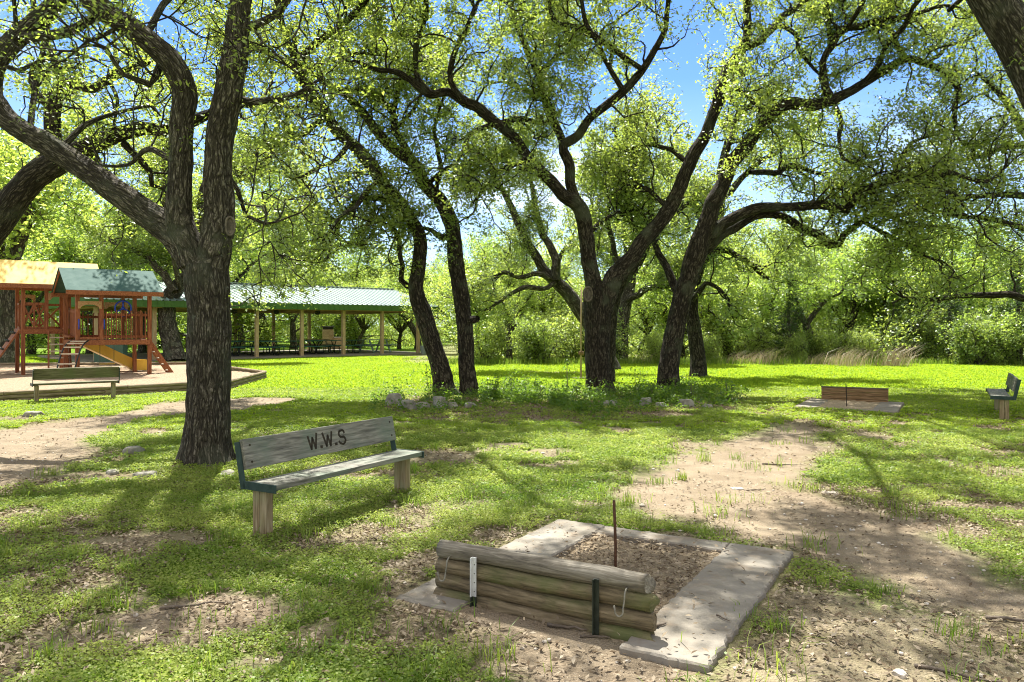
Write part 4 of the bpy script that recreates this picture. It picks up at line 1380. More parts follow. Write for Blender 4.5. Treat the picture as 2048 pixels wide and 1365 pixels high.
# ---- trees farther off: a few grown kinds, then copies
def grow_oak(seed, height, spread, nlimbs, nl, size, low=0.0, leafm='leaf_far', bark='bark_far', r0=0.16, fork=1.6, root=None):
    t = Tree(seed)
    t.tk = 1.6
    rg = t.r
    top = np.array((rg.normal(0, 0.25), rg.normal(0, 0.25), fork))
    P = np.array([(0, 0, -0.25), (rg.normal(0, .05), rg.normal(0, .05), fork * 0.45), top])
    t.limb(P, np.array([r0 * 1.5, r0 * 1.05, r0]), 10, 0.1, 0, 0.25)
    for i in range(nlimbs):
        a = 2 * np.pi * (i + rg.uniform(-0.3, 0.3)) / nlimbs
        rise = rg.uniform(0.35, 1.0)
        rad = spread * (1.15 - 0.6 * rise) * rg.uniform(0.75, 1.1)
        z1 = fork + (height - fork) * rise * 0.85
        e = np.array((math.cos(a) * rad, math.sin(a) * rad, z1))
        m1 = top + (e - top) * 0.35 + np.array((0, 0, 0.25 * height * 0.2)) + rg.normal(0, 0.2, 3)
        m2 = top + (e - top) * 0.7 + np.array((0, 0, 0.3)) + rg.normal(0, 0.25, 3)
        t.limb(np.array([top, m1, m2, e]), np.array([r0 * 0.7, r0 * 0.5, r0 * 0.3, r0 * 0.14]), 7, 0.1, 0.15, 0.3, (0.25, 1.0), 0.42, (0.8, 1.9), nl, 0.2, 0.25, 3, 0.34)
    for i in range(int(low)):
        a = rg.uniform(0, 2 * np.pi)
        e = np.array((math.cos(a), math.sin(a), 0)) * rg.uniform(0.5, 0.95) * spread + np.array((0, 0, rg.uniform(0.5, fork + 0.4)))
        s = np.array((0, 0, rg.uniform(0.2, fork * 0.8)))
        t.limb(np.array([s, (s + e) / 2 + np.array((0, 0, 0.35)), e]), np.array([r0 * 0.4, r0 * 0.25, 0.02]), 6, 0.1, 0.1, 0.3, (0.3, 1.0), 0.42, (0.6, 1.4), nl, 0.2, 0.2, 2, 0.34)
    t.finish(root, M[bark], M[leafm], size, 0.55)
    return root


def grow_cedar(seed, height, root):
    t = Tree(seed)
    t.tk = 1.5
    rg = t.r
    t.limb(np.array([(0, 0, -0.2), (0.05, 0, height * 0.5), (0, 0.05, height)]), np.array([0.12, 0.07, 0.015]), 7, 0.1, 0.05, 0.3)
    for z in np.arange(0.25, height, 0.13):
        for _ in range(2):
            a = rg.uniform(0, 2 * np.pi)
            ln = (0.25 + 1.1 * (1 - z / height) ** 0.8) * rg.uniform(0.6, 1.1)
            t.branch(np.array((0, 0, z)), np.array((math.cos(a), math.sin(a), 0.3)), ln, 0.015, 30, 0.09, 0.26, 1)
    t.finish(root, M['bark_far'], M['leaf_cedar'], 0.085, 0.35)
    return root


def grow_shrub(seed, height, spread, root, nl=36, size=0.10, mat_='leaf_shrub'):
    t = Tree(seed)
    rg = t.r
    for i in range(9):
        a = rg.uniform(0, 2 * np.pi)
        e = np.array((math.cos(a) * spread * rg.uniform(0.3, 1), math.sin(a) * spread * rg.uniform(0.3, 1), height * rg.uniform(0.5, 1)))
        s = np.array((rg.normal(0, 0.1), rg.normal(0, 0.1), -0.1))
        t.limb(np.array([s, s + (e - s) * 0.5 + rg.normal(0, 0.1, 3), e]), np.array([0.03, 0.02, 0.01]), 5, 0, 0.08, 0.25, (0.12, 1), 0.3, (0.4, 0.9), nl, 0.12, 0.2, 2, 0.3)
    t.finish(root, M['bark_far'], M[mat_], size, 0.55)
    return root


def far_trees():
    G = 'trees of the wood behind the lawn'
    lab = 'leafy green oak among the trees of the wood behind the lawn'
    kinds = []
    specs = [(101, 7.0, 3.6, 7, 44, 0.115, 3), (102, 8.5, 4.2, 8, 44, 0.125, 2), (103, 6.0, 3.4, 7, 44, 0.115, 3), (104, 9.5, 4.4, 9, 42, 0.13, 2)]
    # positions (pixel x, depth Y, kind, scale, label)
    spots = []
    g2 = np.random.default_rng(77)
    # right wood: front row, then two rows behind
    for k, px in enumerate(np.linspace(935, 2250, 17)):
        spots.append((px + g2.uniform(-25, 25), 39.5 + g2.uniform(-1.2, 2.0) + 1.2 * math.sin(k), int(g2.integers(0, 3)), g2.uniform(0.72, 0.98)))
    for px in np.linspace(900, 2300, 15):
        spots.append((px + g2.uniform(-30, 30), 48 + g2.uniform(-1.5, 2.5), int(g2.integers(0, 4)), g2.uniform(0.8, 1.05) * (0.8 if px < 1400 else 1.12)))
    for px in np.linspace(700, 2300, 13):
        spots.append((px + g2.uniform(-40, 40), 58 + g2.uniform(-2, 4), int(g2.integers(0, 4)), g2.uniform(0.85, 1.05) * (0.85 if px < 1400 else 1.15)))
    # behind the pavilion and playground
    for px in np.linspace(-250, 880, 13):
        spots.append((px + g2.uniform(-30, 30), 72 + g2.uniform(-3, 3), int(g2.integers(1, 4)), 1.15 * (1.0 + 0.75 * np.clip((760 - px) / 300, 0, 1)) * g2.uniform(0.9, 1.1)))
    for px in np.linspace(-450, 400, 8):
        spots.append((px + g2.uniform(-30, 30), 46 + g2.uniform(-3, 3), int(g2.integers(1, 4)), g2.uniform(1.15, 1.5)))
    bases = [None] * 4
    for px, Y, kd, sc in spots:
        x = (px - CX) / F * Y
        if bases[kd] is None:
            r = thing('oak_tree', lab, 'tree', (0, 0, 0), 0, G)
            s = specs[kd]
            grow_oak(*s[:6], low=s[6], root=r)
            bases[kd] = r
            r.location = (x, Y, 0)
            r.scale = (sc,) * 3
            r.rotation_euler = (0, 0, g2.uniform(0, 6.28))
            continue
        dup(bases[kd], (x, Y, 0), g2.uniform(0, 6.28), (sc * g2.uniform(0.9, 1.15), sc * g2.uniform(0.9, 1.15), sc))
    # individually recognisable background trees
    solo = [
        (1453, 36.0, 'multi stemmed oak in front of the wood right of the straight dark oak', 0.62),
        (1018, 36.5, 'small round oak with thin forked stems at the lawn edge', 0.55),
        (1625, 36.5, 'oak with a pale slanting limb in the wood behind the far horseshoe pit', 0.75),
        (481, 56.0, 'dark oak trunk seen under the pavilion roof behind the brown counter', 0.95),
        (588, 57.0, 'forked oak trunk seen under the pavilion roof left of the brick chimney', 0.85),
        (835, 55.0, 'oak curving left seen past the right end of the pavilion', 0.85),
        (8, 32.0, 'dark oak trunk behind the yellow roofed tower at the left edge', 1.45),
        (205, 47.0, 'oak seen behind the green roofed play tower', 1.0),
    ]
    for i, (px, Y, lb, sc) in enumerate(solo):
        x = (px - CX) / F * Y
        r = thing('oak_tree', lb, 'tree', (0, 0, 0))
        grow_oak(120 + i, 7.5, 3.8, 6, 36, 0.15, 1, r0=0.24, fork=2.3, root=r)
        r.location = (x, Y, 0)
        r.scale = (sc,) * 3
    c = thing('cedar_tree', 'dark green cedar in the wood left of the tall dry grass', 'tree', (0, 0, 0))
    grow_cedar(140, 4.2, c)
    c.location = ((1575 - CX) / F * 34.8, 34.8, 0)
    for px, Y, sc, lb in ((1815, 36, 0.9, 'dark green cedar in the wood right of the tall dry grass'), (1900, 34, 0.85, 'dark cedar behind the right hand bench'),
                          (2040, 33, 1.1, 'dark cedar at the right edge of the wood'), (1130, 40, 0.75, 'dark cedar in the wood left of the broad oak trunk')):
        dup(c, ((px - CX) / F * Y, Y, 0), px * 0.1, sc, lb)
    # shrubs along the edge
    s1 = thing('shrub', 'leafy shrub in the undergrowth along the edge of the wood', 'shrub', (0, 0, 0), 0, 'shrubs along the edge of the wood')
    grow_shrub(150, 1.9, 1.3, s1)
    s1.location = ((1950 - CX) / F * 32.5, 32.5, 0)
    s2 = thing('shrub', 'leafy shrub in the undergrowth along the edge of the wood', 'shrub', (0, 0, 0), 0, 'shrubs along the edge of the wood')
    grow_shrub(151, 1.5, 1.5, s2, 36, 0.09)
    s2.location = ((1090 - CX) / F * 34, 34, 0)
    for k, px in enumerate(list(np.linspace(975, 2080, 14)) + list(np.linspace(-60, 440, 9)) + list(np.linspace(450, 930, 8))):
        Y = 34.3 + g2.uniform(-0.6, 1.6) - (2.0 if px > 1850 else 0)
        if px < 950:
            Y = 61 + g2.uniform(-2, 2)
        dup((s1, s2)[k % 2], ((px - CX) / F * Y, Y, 0), g2.uniform(0, 6.28), g2.uniform(0.6, 1.25) * (1.3 if px < 950 else 1))
    # tangled low growth between the trunks of the wood
    n = 70000
    y = g2.uniform(37, 66, n)
    x = g2.uniform(-0.05, 0.75, n) * y
    hh = 0.25 + 2.6 * np.clip(fbm(xy3(x, y), 0.35, 14) - 0.3, 0, 1)
    z = hh * g2.uniform(0, 1, n) ** 0.8
    V, Fq, T = leaves(np.stack([x, y, z], 1), 0.17, 0.55, 0.4, g2)
    tag(link('undergrowth', fast_mesh('undergrowth', V, Fq, tint=T), M['leaf_shrub']), 'tangled low undergrowth between the trunks of the wood', 'undergrowth', kind='stuff')
    # the wood beyond, one mass of leaves
    n = 90000
    x = g2.uniform(-85, 85, n)
    y = g2.uniform(80, 92, n)
    hmax = 5.5 + 3.0 * fbm(xy3(x, y * 0), 0.12, 4)
    z = hmax * g2.uniform(0, 1, n) ** 0.7
    V, Fq, T = leaves(np.stack([x, y, z], 1), 0.5, 0.6, 0.5, g2)
    tag(link('forest', fast_mesh('forest', V, Fq, tint=T), M['leaf_shrub']), 'far green mass of the wood closing the view', 'forest', kind='stuff')


far_trees()


# ------------------------------------------------------------------ dry grass and bed plants
def dry_grass():
    G = None
    info = [(1690, 31.5, 0.85, 160, 'large pale clump of tall dry grass at the lawn edge behind the far pit'),
            (1785, 31.5, 0.95, 190, 'largest clump of tall dry grass bending right at the lawn edge'),
            (1640, 32.5, 0.5, 150, 'low sparse dry grass just left of the two big pale clumps'),
            (1525, 33.0, 0.75, 110, 'thin upright tan grass in front of the dark cedar'),
            (1480, 33.2, 0.6, 130, 'thin tan grass clump beside the multi stemmed oak'),
            (1295, 34.0, 0.65, 100, 'pale dry grass seen between the broad oak and the sweeping oak')]
    for px, Y, h, n, lb in info:
        x0 = (px - CX) / F * Y
        g = np.random.default_rng(int(px))
        px_ = np.clip(g.normal(0, 0.40, n), -0.9, 0.9)
        py_ = g.normal(0, 0.3, n)
        V, Fq, T = blades(np.stack([px_, py_, np.zeros(n)], 1), h, 0.018, 0.5, g, (0.75, 0))
        o = link('dry_grass_clump', fast_mesh('dry_grass_clump', V, Fq, tint=T), M['drygrass'])
        o.location = (x0, Y, 0)
        tag(o, lb, 'grass clump')
    # fringe of rough grass along the wood
    n = 9000
    x = rng.uniform(-3, 26, n)
    y = 33.4 + rng.normal(0, 0.6, n)
    V, Fq, T = blades(np.stack([x, y, np.zeros(n)], 1), 0.34, 0.02, 0.6)
    tag(link('rough_grass', fast_mesh('rough_grass', V, Fq, tint=T * 0.8), M['tuft']), 'rough unmown grass fringe at the foot of the wood', 'grass', kind='stuff')


dry_grass()


def bed_plants():
    # the low leafy cover of the bed
    g = np.random.default_rng(31)
    n = 5200
    px = g.uniform(740, 1520, n)
    py = 800 + g.normal(0, 12, n) + 8 * np.sin(px * 0.017)
    k = g.uniform(0, 1, n) < np.where((px > 960), 0.85, 0.2) * np.clip((1510 - px) / 120, 0, 1) * np.clip(3.2 * (fbm(xy3(px * .03, py * .10), 1, 3) - 0.36), 0, 1)
    px, py = px[k], py[k]
    C = []
    for a, b in zip(px, py):
        p = onground(a, b)
        h = g.uniform(0.06, 0.26) * (1 + (g.uniform() < 0.12))
        m = int(10 + h * 60)
        z = g.uniform(0.02, 1, m) * h
        C.append(np.stack([p[0] + g.normal(0, 0.06, m), p[1] + g.normal(0, 0.06, m), z], 1))
    V, Fq, T = leaves(np.concatenate(C), 0.06, 0.5, 0.5, g, 0.2)
    tag(link('ground_cover', fast_mesh('ground_cover', V, Fq, tint=T * 0.8), M['leaf_bed']), 'low leafy plants covering the bed around the oak trunks', 'ground cover', kind='stuff')
    # single stemmed saplings standing out of it
    info = [(858, 800, 0.95, 'thin tall sapling left of the leaning pair of trunks'), (985, 800, 0.50, 'leafy sapling right of the close pair of trunks'),
            (1024, 798, 0.62, 'upright sapling in the left half of the bed'), (1150, 805, 0.55, 'bushy sapling touching the broad oak trunk on its left'),
            (1135, 790, 0.95, 'tallest thin sapling behind the bed left of the broad oak'), (1275, 800, 0.85, 'tall dark sapling between the broad and the sweeping oak'),
            (1385, 806, 0.55, 'leafy sapling right of the sweeping oak trunk'), (1300, 806, 0.5, 'bushy low sapling left of the sweeping oak trunk'),
            (1455, 806, 0.55, 'sapling at the right end of the bed'), (1080, 806, 0.45, 'short sapling in the middle of the bed')]
    for px, py, h, lb in info:
        p = onground(px, py)
        r = thing('sapling', lb, 'plant', (p[0], p[1], 0))
        mb = MB()
        C = []
        for s in range(3 if h < 0.8 else 2):
            e = g.normal(0, 0.09, 2)
            hh = h * g.uniform(0.7, 1.05)
            mb.tube([(0, 0, -0.05), (e[0] * 0.5, e[1] * 0.5, hh * 0.5), (e[0], e[1], hh)], [0.007, 0.005, 0.003], 5)
            m = 38
            tt = g.uniform(0.15, 1, m)
            C.append(np.stack([e[0] * tt + g.normal(0, 0.055, m), e[1] * tt + g.normal(0, 0.055, m), hh * tt], 1))
        mb.build('stem', M['stick'], r)
        V, Fq, T = leaves(np.concatenate(C), 0.07, 0.42, 0.4, g)
        link('foliage', fast_mesh('foliage', V, Fq, tint=T * 0.6), M['leaf_bed'], r)


bed_plants()


# ------------------------------------------------------------------ rocks
def rock(px, py, w, h, label, seed, name='rock', mat_='rock', z=0.0):
    p = onground(px, py)
    bm = bmesh.new()
    bmesh.ops.create_icosphere(bm, subdivisions=4, radius=1)
    V = np.array([v.co[:] for v in bm.verts])
    n = 1 + 0.9 * (fbm(V + seed * 3.1, 1.1, seed) - 0.5) + 0.35 * (fbm(V + seed, 4, seed + 2) - 0.5)
    V = V * n[:, None]
    V = np.clip(V, -0.86, 0.86) * np.array((w * 0.9, w * 0.65, h))
    for v, c in zip(bm.verts, V):
        v.co = c
    me = bpy.data.meshes.new(name)
    bm.to_mesh(me)
    bm.free()
    me.polygons.foreach_set('use_smooth', np.ones(len(me.polygons), bool))
    o = link(name, me, M[mat_])
    o.location = (p[0], p[1], gz1(p[0], p[1]) + h * (0.25 if 780 < px < 890 else 0.12) + z)
    o.rotation_euler = (0, 0, seed * 1.3)
    tag(o, label, 'rock')
    return o


for i, a in enumerate([
    (789, 812, 0.24, 0.22, 'pale limestone rock, leftmost of the bed edging'),
    (814, 820, 0.22, 0.17, 'rough grey rock in the bed edging beside the leftmost one'),
    (846, 818, 0.17, 0.12, 'flat dark rock between two pale rocks of the bed edging'),
    (879, 816, 0.20, 0.21, 'upright whitish rock in front of the leaning pair of trunks'),
    (905, 816, 0.14, 0.12, 'small pale rock right of the upright whitish rock'),
    (941, 814, 0.20, 0.10, 'low flat rock at the foot of the upright dark trunk'),
    (1221, 812, 0.20, 0.10, 'low rock in front of the broad oak trunk'),
    (1291, 812, 0.17, 0.16, 'rounded grey rock in the bed left of the sweeping oak'),
    (1322, 816, 0.14, 0.10, 'small flat rock in the bed below the sweeping oak'),
    (1371, 814, 0.20, 0.15, 'grey rock at the foot of the sweeping oak trunk'),
    (1415, 818, 0.16, 0.10, 'rock at the right end of the bed edging'),
    (65, 833, 0.19, 0.09, 'pale flat stone in the grass before the far left bench'),
    (268, 912, 0.17, 0.10, 'rounded stone half buried left of the forked oak'),
    (225, 952, 0.10, 0.05, 'small whitish stone by the dirt path edge'),
    (290, 958, 0.15, 0.05, 'flat stone in the leaves below the forked oak'),
    (455, 955, 0.13, 0.05, 'flat pale stone between the forked oak and the lettered bench'),
    (450, 885, 0.09, 0.08, 'small pale stone against the right side of the forked oak'),
]):
    rock(*a, seed=i + 1)
for i, a in enumerate([
    (1395, 1343, 0.032, 0.022, 'small white stone in the dirt below the near pit corner'),
    (1660, 985, 0.10, 0.018, 'flat pale stone lying on the bare dirt'),
    (1690, 1163, 0.035, 0.02, 'small white stone in the clover right of the near pit'),
    (1800, 1345, 0.04, 0.025, 'grey stone in the shade at the bottom right'),
    (1475, 982, 0.075, 0.012, 'flat light stone on the dirt behind the near pit'),
]):
    rock(*a, seed=30 + i, name='stone', mat_='pebble')


# ------------------------------------------------------------------ benches
def rotz_of(ax):
    return math.atan2(ax[1], ax[0])


def make_bench(label, loc, rotz, wood, letters=False, Ln=1.82, inset=0.055):
    """local x along the seat, local -y is the side the sitter faces"""
    t = thing('park_bench', label, 'bench', loc, rotz)
    sz, Wd = 0.42, 0.29
    MB().box((0, -0.145, sz - 0.021), (Ln, Wd, 0.042)).build('seat', wood, t, 0.006)
    lean = R(12)
    rot = Matrix.Rotation(-lean, 3, 'X')
    up = rot @ Vector((0, 0, 1))
    nrm = rot @ Vector((0, -1, 0))
    c = Vector((0, 0.02, sz)) + up * 0.205
    back = MB().box(c, (Ln, 0.04, 0.235), rot).build('backrest', wood, t, 0.006)
    if letters:
        mb = MB()
        o = c + nrm * 0.0205

        def stroke(pts, w=0.019):
            jit = np.random.default_rng(len(mb.v) + 3)
            pts = [(px_ + jit.normal(0, 0.0018), pz_ + jit.normal(0, 0.0025)) for px_, pz_ in pts]
            for (xa, za), (xb, zb) in zip(pts[:-1], pts[1:]):
                p, q = o + Vector((xa, 0, 0)) + up * za, o + Vector((xb, 0, 0)) + up * zb
                d = (q - p).normalized() * 0.004
                mb.bar(p - d, q + d, w, 0.003, tuple(nrm))
        for cx in (-0.185, -0.005):
            stroke([(cx - 0.055, 0.062), (cx - 0.027, -0.055), (cx, 0.04), (cx + 0.027, -0.055), (cx + 0.055, 0.062)])
        for dx in (-0.092, 0.088):
            stroke([(dx - 0.010, -0.050), (dx + 0.010, -0.050)], 0.024)
        stroke([(0.172 + 0.037 * math.cos(R(a)), 0.032 + 0.030 * math.sin(R(a))) for a in range(10, 271, 26)] +
               [(0.172 + 0.039 * math.cos(R(a)), -0.028 + 0.032 * math.sin(R(a))) for a in range(90, -171, -26)])
        mb.build('lettering', M['letter'], back)
    for s in (-1, 1):
        x = s * (Ln / 2 - 0.004 + 0.012)
        mb = MB()
        mb.box((x, -0.13, sz - 0.028), (0.012, 0.345, 0.062))
        p0 = Vector((x, 0.045, sz - 0.058))
        mb.bar(p0, p0 + up * 0.36, 0.012, 0.055, (0, 1, 0))
        mb.box((x - s * 0.03, -0.13, sz - 0.0465), (0.06, 0.27, 0.007))
        br = mb.build('bracket', M['bracket'], t, 0.002)
        mb = MB()
        for dz in (0.14, 0.27):
            q = Vector((s * (Ln / 2 - 0.06), 0.02, sz)) + up * dz + nrm * 0.0205
            mb.tube([q - nrm * 0.002, q + nrm * 0.003], 0.009, 10)
        mb.build('bolt', M['letter'], br)
        for yy in (-0.131, -0.059):
            MB().box((s * (Ln / 2 - inset), yy, (sz - 0.052 - 0.3) / 2), (0.075, 0.067, sz - 0.052 + 0.3)).build('leg', M['post'], t, 0.006)
    return t


# seat back edge line of the near bench from the photograph
pL, pR = np.array((-2.016, 5.919)), np.array((-1.10, 7.50))
mid = (pL + pR) / 2
make_bench('weathered grey bench with carved letters W.W.S beside the near horseshoe pit', (mid[0], mid[1], 0.0), rotz_of(UD), M['bench'], True)
a2 = np.array((0.79, 0.62))
m2 = (onground(75, 806)[:2] + onground(228, 800)[:2]) / 2
make_bench('dark mossy bench seen from behind in front of the playground', (m2[0] + 0.06, m2[1] - 0.1, 0), rotz_of(-a2), M['bench_dark'], False, 1.62, 0.08)
a3 = np.array((0.49, 0.87))
make_bench('grey bench seen end on near the right edge of the lawn', (8.95, 14.0, 0), rotz_of(-a3), M['bench'])


# ------------------------------------------------------------------ horseshoe pits
def uv(o, u, v, z):
    p = o + UD * u + VD * v
    return Vector((p[0], p[1], z))


def sub_box(mb, o, u0, u1, v0, v1, z0, z1, nu, nv, wob=0.012, seed=0):
    """slab with many small steps along its rim so that the edge can crumble"""
    g = np.random.default_rng(seed)
    ring = []
    for k in range(nu):
        ring.append((u0 + (u1 - u0) * k / nu, v0))
    for k in range(nv):
        ring.append((u1, v0 + (v1 - v0) * k / nv))
    for k in range(nu):
        ring.append((u1 - (u1 - u0) * k / nu, v1))
    for k in range(nv):
        ring.append((u0, v1 - (v1 - v0) * k / nv))
    pts = [(u + g.normal(0, wob * 0.4), v + g.normal(0, wob * 0.4)) for u, v in ring]
    b = len(mb.v)
    n = len(pts)
    for z, ins in ((z0, 0.0), (z1 - 0.01, 0.0), (z1, 0.008)):
        for (u, v), (ru, rv) in zip(pts, ring):
            cu, cv = (u0 + u1) / 2, (v0 + v1) / 2
            mb.v.append(tuple(uv(o, u - ins * np.sign(u - cu), v - ins * np.sign(v - cv), z + (g.normal(0, 0.0015) if z == z1 else 0))))
    for lv in (0, 1):
        for k in range(n):
            k2 = (k + 1) % n
            mb.f.append([b + lv * n + k, b + lv * n + k2, b + (lv + 1) * n + k2, b + (lv + 1) * n + k])
    mb.f.append([b + 2 * n + k for k in range(n)])


def pit(o, far):
    zt = 0.052
    w = 'far' if far else 'near'
    t = thing('concrete_surround', 'U shaped worn concrete surround of the %s horseshoe pit' % w, 'concrete pad', (0, 0, 0))
    mb = MB()
    sub_box(mb, o, 0.0, 2.10, 0.0, 0.41, -0.15, zt, 70, 14, 0.011, 1)
    mb.build('left_slab', M['concrete'], t)
    mb = MB()
    sub_box(mb, o, 0.0, 2.10, 1.38, 1.81, -0.15, zt, 70, 14, 0.012, 2)
    mb.build('right_slab', M['concrete'], t)
    mb = MB()
    if far:
        sub_box(mb, o, 0.0, 0.20, 0.412, 1.378, -0.15, zt - 0.004, 6, 20, 0.012, 3)
    else:
        sub_box(mb, o, 1.90, 2.10, 0.412, 1.378, -0.15, zt - 0.004, 6, 20, 0.012, 3)
    mb.build('cross_slab', M['concrete'], t)
    # sand and leaves in the middle
    nu, nv = 44, 30
    u0, u1 = (0.19, 2.0) if far else (0.1, 1.91)
    V = []
    for i in range(nu + 1):
        for j in range(nv + 1):
            p = uv(o, u0 + (u1 - u0) * i / nu, 0.40 + 0.99 * j / nv, 0)
            V.append(p[:])
    V = np.array(V)
    V[:, 2] = (0.045 if far else 0.016) + 0.06 * (fbm(V, 2.2, 5) - 0.5) + 0.05 * (fbm(V, 9, 7) - 0.5)
    i = np.arange(nu * nv)
    a = (i // nv) * (nv + 1) + i % nv
    me = fast_mesh('pit_sand', V, np.stack([a, a + 1, a + nv + 2, a + nv + 1], 1), smooth=True)
    tag(link('pit_sand', me, M['sand']), kind='structure')


pit(NL, False)
pit(NL2, True)

# leaves in the near pit lie on its sand
def log_wall():
    o = uv(NL, 0.20, 0.82, 0)
    t = thing('log_backstop', 'low wall of four stacked logs with hooks at the near horseshoe pit', 'backstop', o, rotz_of(VD))
    # local x runs along the wall, local -y faces the camera
    g = np.random.default_rng(9)
    rr = [0.049, 0.048, 0.046, 0.050]
    z = 0.032
    for k in range(4):
        e_ = 0.638 if k == 3 else 0.655
        x0, x1 = -e_ + g.normal(0, 0.006), e_ + g.normal(0, 0.006)
        pts, rad = [], []
        r = rr[k]
        dy = g.normal(0, 0.004)
        pts.append((x0 - 0.004, dy, z)); rad.append(r * 0.86)
        for i in range(27):
            f = i / 26
            pts.append((x0 + (x1 - x0) * f, dy + 0.003 * math.sin(5 * f + k), z + 0.003 * math.sin(4 * f + 2 * k)))
            rad.append(r * (1 + 0.03 * math.sin(7 * f + 3 * k)))
        pts.append((x1 + 0.004, dy, z)); rad.append(r * 0.86)
        mb = MB().tube(pts, rad, 22)
        lg = mb.build('log', M['log_top'] if k == 3 else M['log'], t, 0, True, 0.014)
        if k == 3:
            lg['label'] = 'grey bleached top log'
        z += r + (rr[k + 1] if k < 3 else 0) - 0.004
    for x, white in ((-0.37, True), (0.375, False)):
        mb = MB()
        mb.box((x, -0.060, 0.20 if white else 0.15), (0.028, 0.007, 0.22 if white else 0.32))
        mb.box((x - 0.011, -0.072, 0.20 if white else 0.15), (0.006, 0.022, 0.219 if white else 0.319))
        s = mb.build('stake', M['white_paint'] if white else M['dark_paint'], t, 0.0015)
        s['label'] = 'white painted steel stake with dark foot' if white else 'dark steel stake'
        if white:
            mb = MB()
            mb.box((x, -0.060, 0.02), (0.0285, 0.0075, 0.139))
            mb.box((x - 0.011, -0.072, 0.02), (0.0065, 0.0225, 0.1385))
            mb.build('stake_foot', M['dark_paint'], s, 0.0015)
            hl = MB()
            for zz in (0.12, 0.17, 0.22, 0.27):
                hl.tube([(x + 0.004, -0.0637, zz), (x + 0.004, -0.0652, zz)], 0.0032, 8)
            hl.build('bolt_hole', M['letter'], s)
    for x in (-0.545, 0.535):
        pts = [(x, -0.03, 0.285), (x, -0.056, 0.282), (x, -0.072, 0.268), (x, -0.078, 0.235), (x - 0.004, -0.084, 0.195)]
        for a in range(0, 181, 22):
            pts.append((x - 0.022 + 0.02 * math.cos(R(a)), -0.092 - 0.006 * a / 180, 0.178 - 0.024 * math.sin(R(a))))
        pts.append((x - 0.046, -0.10, 0.205))
        MB().tube(pts, 0.0045, 8).build('hook', M['galv'], t, 0, True)


log_wall()


def far_backstop():
    o = uv(NL2, 1.98, 0.88, 0)
    t = thing('plank_backstop', 'low brown plank backstop behind the far horseshoe pit', 'backstop', o, rotz_of(VD))
    for k in range(4):
        MB().box((0, 0, 0.04 + 0.078 * k), (1.30, 0.07 - 0.004 * (k % 2), 0.074)).build('plank', M['plank'], t, 0.012)
    MB().box((0, 0, 0.323), (1.31, 0.085, 0.022)).build('cap_board', M['bench_dark'], t, 0.004)


far_backstop()
for (px, py, z0, top, lb, dx) in ((1231, 1140, 0.02, 0.47, 'thin rusty steel stake standing in the near horseshoe pit', -0.008), (1693.5, 815, 0.03, 0.50, 'thin dark stake standing in the far horseshoe pit', -0.012)):
    p = onground(px, py, z0)
    o = MB().tube([(0, 0, -0.25), (0, 0, 0.2), (dx, 0.01, top - 0.012), (dx, 0.01, top)], [0.0095, 0.0095, 0.0095, 0.0085], 12).build('stake', M['rust'] if py > 900 else M['letter'], None, 0, True)
    o.location = (p[0], p[1], 0)
    tag(o, lb, 'stake')


def stick(px, py, ang, ln, r, label, z=0.0):
    p = onground(px, py, z)
    g = np.random.default_rng(int(px))
    pts = []
    for k in range(7):
        f = k / 6 - 0.5
        pts.append((f * ln, g.normal(0, ln * 0.035), abs(g.normal(0, ln * 0.015)) + r * 0.8))
    o = MB().tube(pts, [r * (1 - 0.09 * k) for k in range(7)], 7).build('stick', M['stick'], None, 0, True, 0.004)
    o.location = (p[0], p[1], (gz1(p[0], p[1]) if z == 0 else z))
    o.rotation_euler = (0, 0, R(ang))
    tag(o, label, 'stick')


stick(1322, 1252, 35, 0.075, 0.008, 'short dark stick on the concrete beside the log wall', 0.055)
stick(1447, 1238, -65, 0.10, 0.005, 'small dark forked twig on the right concrete slab', 0.055)
stick(1136, 1268, -20, 0.22, 0.009, 'pale stick at the foot of the log wall')
stick(1190, 1285, -8, 0.15, 0.007, 'thin pale stick by the dark steel stake')
stick(1915, 1345, -35, 0.35, 0.010, 'dark stick in the dirt at the bottom right')
stick(2035, 1245, -15, 0.30, 0.012, 'thick stick in the dirt at the right edge')
stick(1510, 985, 8, 0.22, 0.008, 'thin stick on the bare dirt behind the near pit')
stick(1560, 930, -5, 0.4, 0.010, 'long stick at the far end of the bare dirt')
stick(395, 1215, 12, 0.4, 0.009, 'dark stick lying in the left clover')
stick(820, 1318, 4, 0.25, 0.008, 'dark stick in the grass at the bottom centre')


